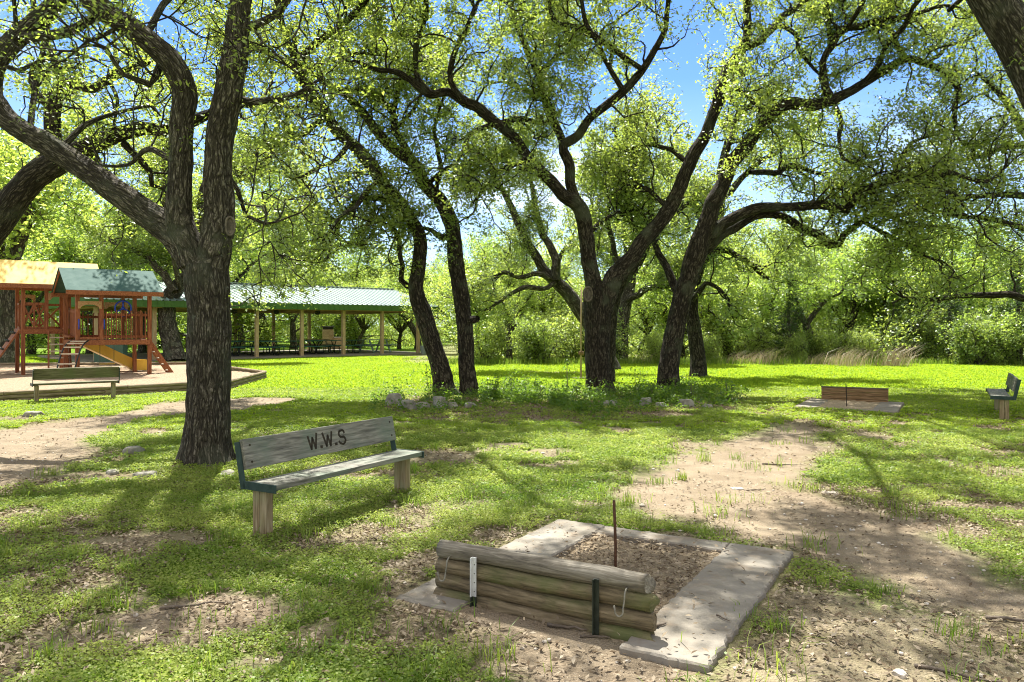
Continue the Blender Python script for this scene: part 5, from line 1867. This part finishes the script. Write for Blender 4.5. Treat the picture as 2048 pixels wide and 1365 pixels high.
# ------------------------------------------------------------------ playground
def playground():
    n = len(PLAY)
    # mulch surface, gently uneven
    xs, ys = np.meshgrid(np.linspace(-26, -7, 80), np.linspace(14, 31, 80))
    x, y = xs.ravel(), ys.ravel()
    P = xy3(x, y)
    V = np.stack([x, y, 0.13 + 0.06 * (fbm(P, 1.2, 8) - 0.5)], 1)
    i = np.arange(79 * 79)
    a = (i // 79) * 80 + i % 79
    Q = np.stack([a, a + 1, a + 81, a + 80], 1)
    # pull the rim vertices onto the outline
    s = sdf(x, y, PLAY)
    keep = (s[Q] > -0.02).all(1)
    me = fast_mesh('mulch_bed', V, Q[keep], smooth=True)
    tag(link('mulch_bed', me, M['mulch']), kind='structure')
    names = ['front run of stacked round edging timbers behind the mossy bench', 'right end run of stacked edging timbers beside the forked oak', 'back run of edging timbers towards the pavilion', 'rear run of edging timbers behind the slide']
    for k in range(4):
        p, q = PLAY[k], PLAY[(k + 1) % n]
        d = q - p
        ln = np.hypot(*d)
        t = thing('timber_edging', names[k], 'edging', (p[0], p[1], 0), rotz_of(d))
        m = max(2, int(ln / 2.45))
        for row in range(3):
            for j in range(m):
                x0, x1 = ln * j / m + 0.006, ln * (j + 1) / m - 0.006
                if row % 2:
                    x0, x1 = max(0.0, x0 - 0.5), (x1 - 0.5 if j < m - 1 else x1)
                r = 0.046
                MB().tube([(x0, 0, 0.035 + row * 0.083), (x0 + 0.01, 0, 0.035 + row * 0.083), (x1 - 0.01, 0, 0.035 + row * 0.083), (x1, 0, 0.035 + row * 0.083)], [r * 0.85, r, r, r * 0.85], 10).build('timber', M['timber'], t, 0, False)


playground()


def playset():
    R0 = np.array((-11.37, 24.3))
    f = np.array((-0.77, -0.64))      # along the front, towards the left
    b = np.array((-0.64, 0.77))       # away from the camera
    t = thing('playset', 'wooden climbing playset with green and yellow roofs, slide and ladders', 'playset', (R0[0], R0[1], 0.12))

    def P(u, w, z, base=R0):
        p = base + f * u + b * w - R0
        return Vector((p[0], p[1], z - 0.12))
    F3, B3 = Vector((f[0], f[1], 0)), Vector((b[0], b[1], 0))
    UP = Vector((0, 0, 1))

    def bar(p, q, w=0.04, h=0.09, m='redwood_h', name='beam', up=(0, 0, 1), bev=0.004):
        return MB().bar(p, q, w, h, up).build(name, M[m], t, bev)

    def post(u, w, z1, base=R0, s=0.11, z0=0.0):
        return MB().bar(P(u, w, z0, base), P(u, w, z1, base), s, s, tuple(F3)).build('post', M['redwood'], t, 0.006)

    def gable(base, u0, u1, w0, w1, ze, zr, m, label):
        wm = (w0 + w1) / 2
        mb = MB()
        a0, a1 = P(u0, w0, ze, base), P(u1, w0, ze, base)
        r0, r1 = P(u0, wm, zr, base), P(u1, wm, zr, base)
        c0, c1 = P(u0, w1, ze, base), P(u1, w1, ze, base)
        dn = Vector((0, 0, -0.012))
        for q in ((a0, a1, r1, r0), (r0, r1, c1, c0)):
            k = len(mb.v)
            mb.v += [tuple(v) for v in q] + [tuple(v + dn) for v in q]
            mb.f += [[k, k + 1, k + 2, k + 3], [k + 7, k + 6, k + 5, k + 4]] + [[k + i, k + (i + 1) % 4, k + 4 + (i + 1) % 4, k + 4 + i] for i in range(4)]
        rf = mb.build('roof', M[m], t)
        rf['label'] = label
        bar(r0 + Vector((0, 0, -0.07)) + F3 * 0.02, r1 + Vector((0, 0, -0.07)) - F3 * 0.02, 0.05, 0.10, name='ridge_beam')
        for p, q in ((a0, a1), (c0, c1)):
            bar(p + Vector((0, 0, -0.075)), q + Vector((0, 0, -0.075)), 0.05, 0.13, name='eave_beam')
        for e, g, h in ((a0, r0, c0), (a1, r1, c1)):
            s = F3 * (0.05 if e is a0 else -0.05)
            mb = MB().bar(e + s + Vector((0, 0, -0.05)), g + s + Vector((0, 0, -0.05)), 0.03, 0.07)
            mb.bar(h + s + Vector((0, 0, -0.05)), g + s + Vector((0, 0, -0.05)), 0.03, 0.07)
            mb.build('rafter', M['redwood_h'], t)

    # --- right tower
    Wf, Wd, dz = 2.0, 1.75, 1.21
    for u, w in ((0, 0), (Wf, 0), (0, Wd), (Wf, Wd)):
        post(u, w, 2.62)
    post(1.36, 0.0, 2.62, z0=1.05)
    post(0.35, Wd, 2.62, z0=1.05, s=0.09)
    mb = MB()
    for k in range(12):
        w = 0.0 + Wd * (k + 0.5) / 12
        mb.bar(P(0.0, w, dz), P(Wf, w, dz), Wd / 12 - 0.01, 0.03)
    mb.build('deck', M['redwood_h'], t)
    for (u0, w0, u1, w1) in ((0, -0.07, Wf, -0.07), (0, Wd + 0.07, Wf, Wd + 0.07), (-0.07, 0, -0.07, Wd), (Wf + 0.07, 0, Wf + 0.07, Wd)):
        bar(P(u0, w0, dz - 0.07), P(u1, w1, dz - 0.07), 0.035, 0.15, name='deck_beam')
    # railings: pickets in front, right and back
    def pickets(u0, w0, u1, w1, n, z0, z1, base=R0, label=None):
        mb = MB()
        for k in range(n):
            s = (k + 0.5) / n
            u, w = u0 + (u1 - u0) * s, w0 + (w1 - w0) * s
            mb.bar(P(u, w, z0, base), P(u, w, z1 + 0.03 * math.sin(k * 2.2), base), 0.022, 0.085, tuple(F3 if abs(u1 - u0) < 0.1 else B3))
        for z in (z0 + 0.08, z1 - 0.12):
            mb.bar(P(u0, w0 + 0.03, z, base), P(u1, w1 + 0.03, z, base), 0.03, 0.08)
        mb.build('railing', M['redwood'], t)
    pickets(0.06, -0.045, 1.3, -0.045, 9, dz + 0.02, 2.10)
    pickets(0.1, Wd, 1.9, Wd, 12, dz + 0.02, 2.05)
    pickets(1.93, 0.1, 1.93, 0.75, 5, dz + 0.02, 2.1)
    pickets(0.0, 0.85, 0.0, 1.65, 5, dz + 0.02, 2.1)
    # arch over the entrance and the low board in it
    def arch(u0, u1, w, z, base=R0):
        n = 10
        out = [(0, 0.16), (u1 - u0, 0.16), (u1 - u0, -0.06)]
        for k in range(n + 1):
            a = math.pi * k / n
            out.append(((u1 - u0) / 2 + ((u1 - u0) / 2 - 0.07) * math.cos(a), -0.06 + 0.12 * math.sin(a)))
        out.append((0, -0.06))
        mb = MB().prism(out, 0.03, P(u0, w, z, base), F3, UP, -B3)
        mb.build('arch_board', M['tanwood'], t)
    arch(1.36, Wf, -0.06, 2.22)
    arch(0.2, 0.9, Wd, 2.25)
    bar(P(1.4, -0.03, dz + 0.06), P(1.96, -0.03, dz + 0.06), 0.03, 0.07, name='threshold')
    gable(R0, -0.33, Wf + 0.35, -0.3, Wd + 0.3, 2.70, 3.42, 'green_tarp', 'dark green canvas gable roof')
    # yellow end of the right roof: the strip of yellow cloth behind the green one
    # handles
    for u in (1.30, 1.98):
        p = P(u, -0.11, 1.55)
        MB().tube([p + B3 * 0.05, p, p + UP * 0.28, p + UP * 0.28 + B3 * 0.05], 0.018, 8).build('grab_handle', M['blue'], t, 0, True)
    # steering wheel
    c = P(0.75, 0.02, 2.18)
    mb = MB()
    rim = [c + F3 * (0.23 * math.cos(R(a))) + UP * (0.23 * math.sin(R(a))) for a in range(0, 361, 20)]
    mb.tube(rim, 0.024, 8, False)
    for a in (90, 210, 330):
        mb.tube([c, c + F3 * (0.22 * math.cos(R(a))) + UP * (0.22 * math.sin(R(a)))], 0.022, 6)
    mb.tube([c - B3 * 0.03, c + B3 * 0.03], 0.05, 10)
    mb.build('steering_wheel', M['blue'], t, 0, True)
    # ladder on the right side
    la, lb_ = P(-0.06, 0.32, dz), P(-0.85, 0.32, 0.0)
    lc, ld = P(-0.06, 0.78, dz), P(-0.85, 0.78, 0.0)
    lad = MB().bar(la, lb_, 0.04, 0.10).bar(lc, ld, 0.04, 0.10).build('ladder', M['redwood_h'], t)
    for k in range(1, 6):
        s = k / 6.0
        MB().bar(la.lerp(lb_, s), lc.lerp(ld, s), 0.10, 0.03).build('tread', M['tread'], lad)
    # slide, behind the tower and down to the right
    def slide_pt(s):
        e = 3 * s * s - 2 * s ** 3
        z = 1.27 - 1.10 * (0.85 * s + 0.15 * e) if s < 0.9 else 0.20
        return P(1.95 - 2.15 * s, Wd + 0.45, max(z, 0.22))
    mb = MB()
    pts = [slide_pt(k / 24) for k in range(25)]
    pts.append(pts[-1] - F3 * 0.35 + Vector((0, 0, -0.02)))
    prof = [(-0.34, 0.30), (-0.29, 0.30), (-0.255, 0.02), (0.255, 0.02), (0.29, 0.30), (0.34, 0.30), (0.31, -0.05), (-0.31, -0.05)]
    k0 = len(mb.v)
    for p in pts:
        for x, z in prof:
            mb.v.append(tuple(p + B3 * x + UP * z))
    m_ = len(prof)
    for i in range(len(pts) - 1):
        for k in range(m_):
            k2 = (k + 1) % m_
            mb.f.append([k0 + i * m_ + k, k0 + i * m_ + k2, k0 + (i + 1) * m_ + k2, k0 + (i + 1) * m_ + k])
    mb.f.append([k0 + k for k in range(m_)])
    mb.f.append([k0 + (len(pts) - 1) * m_ + k for k in range(m_)])
    # skirt that carries the end of the slide
    q = pts[-3]
    mb.bar(q + Vector((0, 0, -0.05)), q + Vector((0, 0, -0.20)), 0.5, 0.06, tuple(F3))
    mb.build('slide', M['yellow'], t)
    # --- left tower
    L0 = np.array((-15.19, 24.08))
    Q0 = L0 - f * 1.25
    Lw, Ld, lz = 1.25, 1.25, 1.54
    for u, w in ((0, 0), (Lw, 0), (0, Ld), (Lw, Ld)):
        post(u, w, 2.85, Q0)
    post(0.62, 0, 2.85, Q0, 0.10, lz - 0.1)
    mb = MB()
    for k in range(9):
        w = Ld * (k + 0.5) / 9
        mb.bar(P(-0.05, w, lz, Q0), P(Lw + 0.05, w, lz, Q0), Ld / 9 - 0.01, 0.03)
    mb.build('deck', M['redwood_h'], t)
    for (u0, w0, u1, w1) in ((0, -0.07, Lw, -0.07), (0, Ld + 0.07, Lw, Ld + 0.07), (Lw + 0.07, 0, Lw + 0.07, Ld)):
        bar(P(u0, w0, lz - 0.07, Q0), P(u1, w1, lz - 0.07, Q0), 0.035, 0.15, name='deck_beam')
    # crossed railings
    def cross(u0, w0, u1, w1):
        mb = MB()
        for z in (lz + 0.05, lz + 0.80):
            mb.bar(P(u0, w0, z, Q0), P(u1, w1, z, Q0), 0.035, 0.07)
        n = 2
        for k in range(n):
            a, c_ = k / n, (k + 1) / n
            ua, wa, ub, wb = u0 + (u1 - u0) * a, w0 + (w1 - w0) * a, u0 + (u1 - u0) * c_, w0 + (w1 - w0) * c_
            mb.bar(P(ua, wa, lz + 0.07, Q0), P(ub, wb, lz + 0.78, Q0), 0.025, 0.05)
            mb.bar(P(ua, wa + 0.026, lz + 0.78, Q0), P(ub, wb + 0.026, lz + 0.07, Q0), 0.025, 0.05)
            mb.bar(P(ua, wa, lz + 0.07, Q0), P(ua, wa, lz + 0.78, Q0), 0.03, 0.05, tuple(F3))
        mb.build('railing', M['redwood'], t)
    cross(0.66, 0.0, Lw, 0.0)
    cross(0.0, Ld, Lw, Ld)
    cross(Lw, 0.7, Lw, Ld)
    arch(0.05, 0.58, -0.05, 2.52, Q0)
    arch(Lw - 0.5, Lw, Ld - 0.02, 2.5, Q0)
    gable(Q0, -0.95, Lw + 0.9, -0.3, Ld + 0.3, 2.95, 3.72, 'yellow_tarp', 'yellow canvas gable roof')
    # bridge with slatted side between the towers
    Rb = R0 + f * Wf
    A = P(0.0, 0.15, 1.40, Q0)
    Bp = P(Wf, 0.3, 1.30)
    d = (Bp - A)
    mb = MB()
    for k in range(7):
        s = (k + 0.5) / 7
        p = A + d * s
        mb.bar(p, p + B3 * 0.7, d.length / 7 - 0.02, 0.035)
    mb.build('bridge_deck', M['redwood_h'], t)
    mb = MB()
    for k in range(8):
        s = (k + 0.5) / 8
        p = A + d * s - UP * 0.02
        mb.bar(p, p + UP * 0.85, 0.022, 0.07, tuple(B3))
    mb.bar(A + UP * 0.75, Bp + UP * 0.75, 0.03, 0.07)
    mb.build('bridge_side', M['redwood'], t)
    # climbing wall with black holds on the left
    tl, bl = P(Lw + 0.08, 0.1, lz + 0.02, Q0), P(Lw + 1.05, 0.1, 0.0, Q0)
    tr, br = tl + B3 * 0.85, bl + B3 * 0.85
    nrm = (bl - tl).cross(tr - tl).normalized()
    if nrm.z < 0:
        nrm = -nrm
    mb = MB()
    k = len(mb.v)
    q = [tl, bl, br, tr]
    mb.v += [tuple(v) for v in q] + [tuple(v - nrm * 0.05) for v in q]
    mb.f += [[k, k + 1, k + 2, k + 3], [k + 7, k + 6, k + 5, k + 4]] + [[k + i, k + (i + 1) % 4, k + 4 + (i + 1) % 4, k + 4 + i] for i in range(4)]
    cw = mb.build('climbing_wall', M['redwood_h'], t)
    for r_ in range(6):
        for c_ in range(2):
            p = tl.lerp(bl, (r_ + 0.6) / 6.3) + B3 * (0.22 + 0.4 * c_ + 0.05 * (r_ % 2)) + nrm * 0.02
            ms = MB().tube([p - B3 * 0.08 - nrm * 0.02, p - B3 * 0.05 + nrm * 0.04, p + B3 * 0.05 + nrm * 0.04, p + B3 * 0.08 - nrm * 0.02], [0.025, 0.035, 0.035, 0.025], 8)
            ms.build('hold', M['black'], cw, 0, True)
    # ladder in front of the left tower
    la, lb_ = P(0.05, -0.08, lz - 0.05, Q0), P(0.02, -0.62, 0.0, Q0)
    lc, ld = P(0.58, -0.08, lz - 0.05, Q0), P(0.66, -0.62, 0.0, Q0)
    lad = MB().bar(la, lb_, 0.05, 0.08).bar(lc, ld, 0.05, 0.08).build('ladder', M['redwood_h'], t)
    for k in range(1, 7):
        s = k / 7.0
        MB().bar(la.lerp(lb_, s), lc.lerp(ld, s), 0.07, 0.035).build('rung', M['tread'], lad)
    # arched climber made of two bent rails with boards
    top = P(Wf - 0.05, -0.10, dz)
    bot = P(Wf + 0.55, -1.0, 0.0)
    side = (top - bot).cross(UP).normalized()
    rails = []
    mb = MB()
    for sgn in (-1, 1):
        pts = []
        for k in range(13):
            s = k / 12
            p = bot.lerp(top, s) + UP * (0.38 * math.sin(math.pi * s) * (1 - 0.25 * s)) + side * 0.24 * sgn
            pts.append(p)
        rails.append(pts)
        mb.tube(pts, 0.022, 7)
    ac = mb.build('arched_climber', M['black'], t, 0, True)
    for k in (1, 3, 5, 7, 9, 11):
        MB().bar(rails[0][k], rails[1][k], 0.09, 0.035).build('rung', M['tread'], ac)
    # swing seat hanging under the tower from two ropes
    c = P(1.0, 0.95, 0.45)
    sw = MB().box(c, (0.42, 0.17, 0.03), Matrix((F3, B3, UP)).transposed()).build('swing_seat', M['yellow'], t)
    for s in (-0.2, 0.2):
        MB().tube([c + F3 * s, Vector((c.x, c.y, dz - 0.14)) + F3 * s], 0.009, 5).build('rope', M['stick'], sw)


playset()

ub = thing('utility_cabinet', 'dull green utility cabinet behind the yellow slide', 'utility cabinet', ((222 - CX) / F * 33.5, 33.5, 0), R(12))
MB().box((0, 0, 0.5), (1.15, 0.7, 1.0)).build('body', M['utility'], ub, 0.015)
MB().box((0, 0, 1.025), (1.22, 0.78, 0.05)).build('lid', M['utility'], ub, 0.01)
MB().box((0, 0, 0.03), (1.4, 0.95, 0.07)).build('base', M['concrete'], ub, 0.01)


# ------------------------------------------------------------------ pole with ball
pp = onground(1162, 757)
t = thing('pole', 'thin pole with a round wooden stop left of the broad oak trunk', 'pole', (pp[0], pp[1], 0))
MB().tube([(0, 0, -0.2), (0, 0, 1.4), (0.02, 0, 2.86)], [0.028, 0.026, 0.022], 10).build('shaft', M['pavpost'], t, 0, True)
MB().tube([(0.005, -0.01, 0.72), (0.005, -0.01, 0.735), (0.005, -0.01, 0.80), (0.005, -0.01, 0.84), (0.005, -0.01, 0.855)], [0.05, 0.085, 0.095, 0.08, 0.045], 14).build('stop', M['plank'], t, 0, True)
MB().tube([(0, 0, -0.05), (0, 0, 0.025)], 0.28, 14).build('base', M['concrete'], t)


# ------------------------------------------------------------------ pavilion
def pavilion():
    A = np.array((-12.98, 39.4))
    ax = np.array((7.41, 6.5))
    bay = np.hypot(*ax) / 4
    ax = ax / np.hypot(*ax)
    t = thing('pavilion', 'long open picnic pavilion with pale green metal roof on wooden posts', 'pavilion', (A[0], A[1], 0), rotz_of(ax))
    # local x to the right along the front, local y to the back
    x0, x1, Wd = -3 * bay, 4 * bay, 9.0
    MB().box(((x0 + x1) / 2, Wd / 2, -0.02), (x1 - x0 + 1.2, Wd + 1.2, 0.24)).build('slab', M['concrete'], t, 0.01)
    ze, zr, ov, ovr = 2.84, 4.02, 0.55, 1.25
    for yy in (0, Wd):
        k = 0
        xs = np.arange(x0, x1 + 0.1, bay)
        for x in xs:
            MB().box((x, yy, 1.3), (0.17, 0.17, 2.45)).build('post', M['pavpost'], t, 0.01)
        MB().box(((x0 + x1) / 2, yy, 2.62), (x1 - x0 + 0.8, 0.12, 0.24)).build('beam', M['pavbeam'], t, 0.008)
    for x in (x0, -bay, bay, x1):
        MB().bar((x, 0.1, 2.56), (x, Wd - 0.1, 2.56), 0.10, 0.20).build('beam', M['pavbeam'], t, 0.008)
    # two ribbed roof sheets
    for s in (0, 1):
        mb = MB()
        n = int((x1 - x0 + ov + ovr) / 0.30)
        for k in range(n):
            xa = x0 - ov + 0.30 * k
            prof = [(xa, 0.0), (xa + 0.20, 0.0), (xa + 0.225, 0.045), (xa + 0.275, 0.045), (xa + 0.30, 0.0)]
            b = len(mb.v)
            for (x, h) in prof:
                ya, yb = (-ov, Wd / 2) if s == 0 else (Wd + ov, Wd / 2)
                mb.v.append((x, ya, ze + h))
                mb.v.append((x, yb, zr + h))
            for i in range(4):
                mb.f.append([b + 2 * i, b + 2 * i + 2, b + 2 * i + 3, b + 2 * i + 1])
            b = len(mb.v)
            for (x, h) in prof:
                ya, yb = (-ov, Wd / 2) if s == 0 else (Wd + ov, Wd / 2)
                mb.v.append((x, ya, ze + h - 0.02))
                mb.v.append((x, yb, zr + h - 0.02))
            for i in range(4):
                mb.f.append([b + 2 * i, b + 2 * i + 1, b + 2 * i + 3, b + 2 * i + 2])
        mb.build('roof_sheet', M['roof'], t)
    mb = MB().bar((x0 - ov, Wd / 2, zr + 0.05), (x1 + ovr, Wd / 2, zr + 0.05), 0.4, 0.03)
    mb.build('ridge_cap', M['roof'], t)
    # ribbed green fascia along the eaves and gables
    for yy in (-ov - 0.015, Wd + ov + 0.015):
        mb = MB()
        xx = x0 - ov
        while xx < x1 + ovr - 0.31:
            mb.box((xx + 0.15, yy, ze - 0.16), (0.298, 0.02, 0.30))
            mb.box((xx + 0.02, yy - 0.018, ze - 0.16), (0.05, 0.02, 0.30))
            xx += 0.30
        mb.build('fascia', M['fascia'], t)
    for xx in (x0 - ov, x1 + ovr - 0.2):
        mb = MB()
        mb.prism([(-ov, ze - 0.3), (Wd + ov, ze - 0.3), (Wd + ov, ze - 0.02), (Wd / 2, zr - 0.02), (-ov, ze - 0.02)], 0.02, (xx, 0, 0), (0, 1, 0), (0, 0, 1), (1, 0, 0))
        mb.build('gable', M['fascia'], t)
    mw = Matrix.Translation((A[0], A[1], 0)) @ Matrix.Rotation(rotz_of(ax), 4, 'Z')
    rz = rotz_of(ax)

    def wp(x, y, z=0.10):
        return mw @ Vector((x, y, z))
    # metal frame picnic tables
    def table(label, x, y, ang, top, wooden=False):
        o = thing('picnic_table', label, 'picnic table', wp(x, y), rz + ang)
        tp = MB()
        for k in range(4):
            tp.box((0, -0.285 + 0.19 * k, 0.745), (1.85, 0.17, 0.04))
        tp.build('tabletop', M[top], o, 0.004)
        for s in (-1, 1):
            mb = MB()
            for k in range(2):
                mb.box((0, s * (0.62 + 0.14 * k), 0.45), (1.85, 0.125, 0.04))
            mb.build('seat', M[top], o, 0.004)
        for s in (-0.62, 0.62):
            mb = MB()
            if wooden:
                for g in (-1, 1):
                    mb.bar((s, g * 0.28, 0.72), (s, g * 0.72, 0.0), 0.05, 0.10, (1, 0, 0))
                mb.box((s + 0.04, 0, 0.40), (0.04, 1.5, 0.09))
            else:
                for g in (-1, 1):
                    pts = [(s, g * 0.30, 0.72), (s, g * 0.08, 0.40), (s, g * 0.08, 0.10), (s, g * 0.14, 0.03), (s, g * 0.62, 0.03), (s, g * 0.72, 0.08), (s, g * 0.72, 0.36), (s, g * 0.68, 0.43)]
                    mb.tube(pts, 0.026, 7)
                    mb.tube([(s, g * 0.08, 0.36), (s, g * 0.68, 0.40)], 0.02, 6)
            mb.build('leg_frame', M['black'] if not wooden else M[top], o)
        return o
    bb = bay
    table('dark framed picnic table by the leftmost visible pavilion post', -0.45 * bb, 1.9, R(8), 'table_green')
    table('green picnic table just right of the first pavilion post, nearer the lawn', 0.42 * bb, 1.6, R(-4), 'table_green')
    table('green picnic table in the second row behind the first bay', 0.1 * bb, 4.4, R(5), 'table_green')
    table('green picnic table left of the second pavilion post', 0.85 * bb, 3.4, R(80), 'table_green')
    table('green picnic table in front of the brick chimney', 1.45 * bb, 1.7, R(4), 'table_green')
    table('green picnic table just left of the third pavilion post', 1.85 * bb, 2.6, R(76), 'table_green')
    table('green picnic table between the third and fourth pavilion post', 2.5 * bb, 2.2, R(-3), 'table_green')
    table('pale grey green wooden picnic table under the right end of the pavilion', 3.45 * bb, 2.6, R(6), 'table_grey', True)
    table('tan wooden picnic table right of the brick chimney', 2.45 * bb, 5.6, R(10), 'table_tan', True)
    # counter
    c = thing('serving_counter', 'long brown wooden counter under the left part of the pavilion', 'counter', wp(-0.15 * bb, 6.6), rz)
    MB().box((0, 0, 0.46), (1.7, 0.6, 0.78)).build('body', M['counter'], c, 0.01)
    MB().box((0, 0, 0.875), (1.85, 0.72, 0.05)).build('counter_top', M['plank'], c, 0.005)
    # ceiling fans
    for k, (x, lb) in enumerate(((-0.1 * bb, 'dark ceiling fan hanging in the left bay of the pavilion'), (0.85 * bb, 'dark ceiling fan hanging in the second bay of the pavilion'), (1.85 * bb, 'dark ceiling fan hanging in the third bay of the pavilion'))):
        o = thing('ceiling_fan', lb, 'ceiling fan', wp(x, 2.3, 2.42), rz + k)
        MB().tube([(0, 0, 0.75), (0, 0, 0.1)], 0.02, 6).build('rod', M['black'], o)
        MB().tube([(0, 0, 0.12), (0, 0, 0.09), (0, 0, -0.06), (0, 0, -0.10)], [0.07, 0.15, 0.15, 0.06], 12).build('motor', M['black'], o)
        for a in range(4):
            d = Vector((math.cos(a * math.pi / 2), math.sin(a * math.pi / 2), 0))
            MB().bar(d * 0.14, d * 0.68, 0.13, 0.012).build('blade', M['tanwood'] if a % 2 else M['black'], o)


pavilion()

g = thing('brick_chimney', 'tan block barbecue chimney with dark cap beyond the picnic tables', 'chimney', ((656 - CX) / F * 53.5, 53.5, 0), R(12))
MB().box((0, 0, 0.72), (0.74, 0.7, 1.46)).build('stack', M['brick'], g, 0.01)
MB().box((0, 0, 1.52), (0.66, 0.62, 0.14)).build('flue', M['canopybag'], g, 0.01)
MB().box((0, 0, 1.63), (0.80, 0.74, 0.08)).build('cap', M['canopybag'], g, 0.01)
MB().box((0.72, -0.02, 0.42), (0.70, 0.8, 0.86)).build('hearth', M['brick'], g, 0.01)
MB().box((0.74, -0.02, 0.885), (0.80, 0.9, 0.07)).build('shelf', M['concrete'], g, 0.008)

tb = thing('trash_bin', 'grey trash bin at the right corner of the pavilion', 'bin', ((847 - CX) / F * 45.5, 45.5, 0))
MB().tube([(0, 0, 0.0), (0, 0, 0.02), (0, 0, 0.46), (0, 0, 0.47)], [0.15, 0.16, 0.205, 0.20], 16).build('body', M['bin'], tb)
MB().tube([(0, 0, 0.471), (0, 0, 0.474), (0, 0, 0.50), (0, 0, 0.515)], [0.19, 0.225, 0.225, 0.20], 16).build('rim', M['bin'], tb)


# ------------------------------------------------------------------ camera, sun, sky
cam = bpy.data.cameras.new('camera')
cam.sensor_width = 36
cam.lens = F / 2048 * 36
cam.shift_y = -(682.5 - HY) / 2048
cam.clip_end = 2000
co = bpy.data.objects.new('camera', cam)
COL.objects.link(co)
co.location = (0, 0, H)
co.rotation_euler = (R(90), 0, 0)
S.camera = co

EL, AZ = R(60), R(-12)
sd = Vector((math.sin(AZ) * math.cos(EL), math.cos(AZ) * math.cos(EL), math.sin(EL)))
sun = bpy.data.lights.new('sun', 'SUN')
sun.energy = 5.0
sun.angle = R(0.5)
sun.color = (1.0, 0.965, 0.90)
so = bpy.data.objects.new('sun', sun)
COL.objects.link(so)
so.rotation_euler = (-sd).to_track_quat('-Z', 'Y').to_euler()
so.location = (0, 0, 30)

w = bpy.data.worlds.new('World')
S.world = w
w.use_nodes = True
nt = w.node_tree
nt.nodes.clear()
out = nt.nodes.new('ShaderNodeOutputWorld')
bg = nt.nodes.new('ShaderNodeBackground')
sky = nt.nodes.new('ShaderNodeTexSky')
sky.sky_type = 'NISHITA'
sky.sun_disc = False
sky.sun_elevation = EL
sky.sun_rotation = AZ
sky.altitude = 300
sky.air_density = 1.0
sky.dust_density = 0.2
sky.ozone_density = 3.0
tc = nt.nodes.new('ShaderNodeTexCoord')
# thin broken cloud, thicker towards the horizon
cl = noise(nt, mapping(nt, tc.outputs['Generated'], (1.0, 1.0, 2.6)), 3.2, 7, 0.6, 0.4)
sx = nt.nodes.new('ShaderNodeSeparateXYZ')
nt.links.new(tc.outputs['Generated'], sx.inputs[0])
low = math_(nt, 'SUBTRACT', 0.42, math_(nt, 'MULTIPLY', sx.outputs['Z'], 0.9))
cf = ramp(nt, math_(nt, 'ADD', cl, math_(nt, 'MULTIPLY', low, 0.30)), [(0.60, (0, 0, 0)), (0.80, (0.8, 0.8, 0.8))])
low2 = nt.nodes.new('ShaderNodeClamp')
nt.links.new(math_(nt, 'SUBTRACT', 0.72, math_(nt, 'MULTIPLY', sx.outputs['Z'], 2.4)), low2.inputs[0])
mx = mixc(nt, low2.outputs[0], mixc(nt, cf, mixc(nt, 1.0, sky.outputs[0], (0.50, 0.66, 0.92), 'MULTIPLY'), (6.5, 6.9, 7.4)), (5.0, 6.1, 7.4))
# unseen broken bright cloud, added overhead and behind the camera as fill light
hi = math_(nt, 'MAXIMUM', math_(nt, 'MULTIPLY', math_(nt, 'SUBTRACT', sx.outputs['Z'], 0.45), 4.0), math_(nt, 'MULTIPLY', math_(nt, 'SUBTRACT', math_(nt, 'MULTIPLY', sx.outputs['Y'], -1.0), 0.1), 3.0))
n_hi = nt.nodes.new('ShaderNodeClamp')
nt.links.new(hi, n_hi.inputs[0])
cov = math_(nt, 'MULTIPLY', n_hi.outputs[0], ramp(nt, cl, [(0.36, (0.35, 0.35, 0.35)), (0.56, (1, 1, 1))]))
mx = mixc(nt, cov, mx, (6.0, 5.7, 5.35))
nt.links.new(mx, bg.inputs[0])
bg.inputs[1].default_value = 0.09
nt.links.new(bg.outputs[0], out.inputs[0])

S.view_settings.view_transform = 'Standard'
S.view_settings.look = 'None'
S.view_settings.exposure = 1.46
S.view_settings.gamma = 1.0
c = S.cycles
c.max_bounces = 7
c.diffuse_bounces = 4
c.glossy_bounces = 2
c.transmission_bounces = 5
c.transparent_max_bounces = 4
c.caustics_reflective = False
c.caustics_refractive = False
c.sample_clamp_indirect = 6
c.filter_width = 1.05
c.use_denoising = True
c.denoiser = 'OPENIMAGEDENOISE'
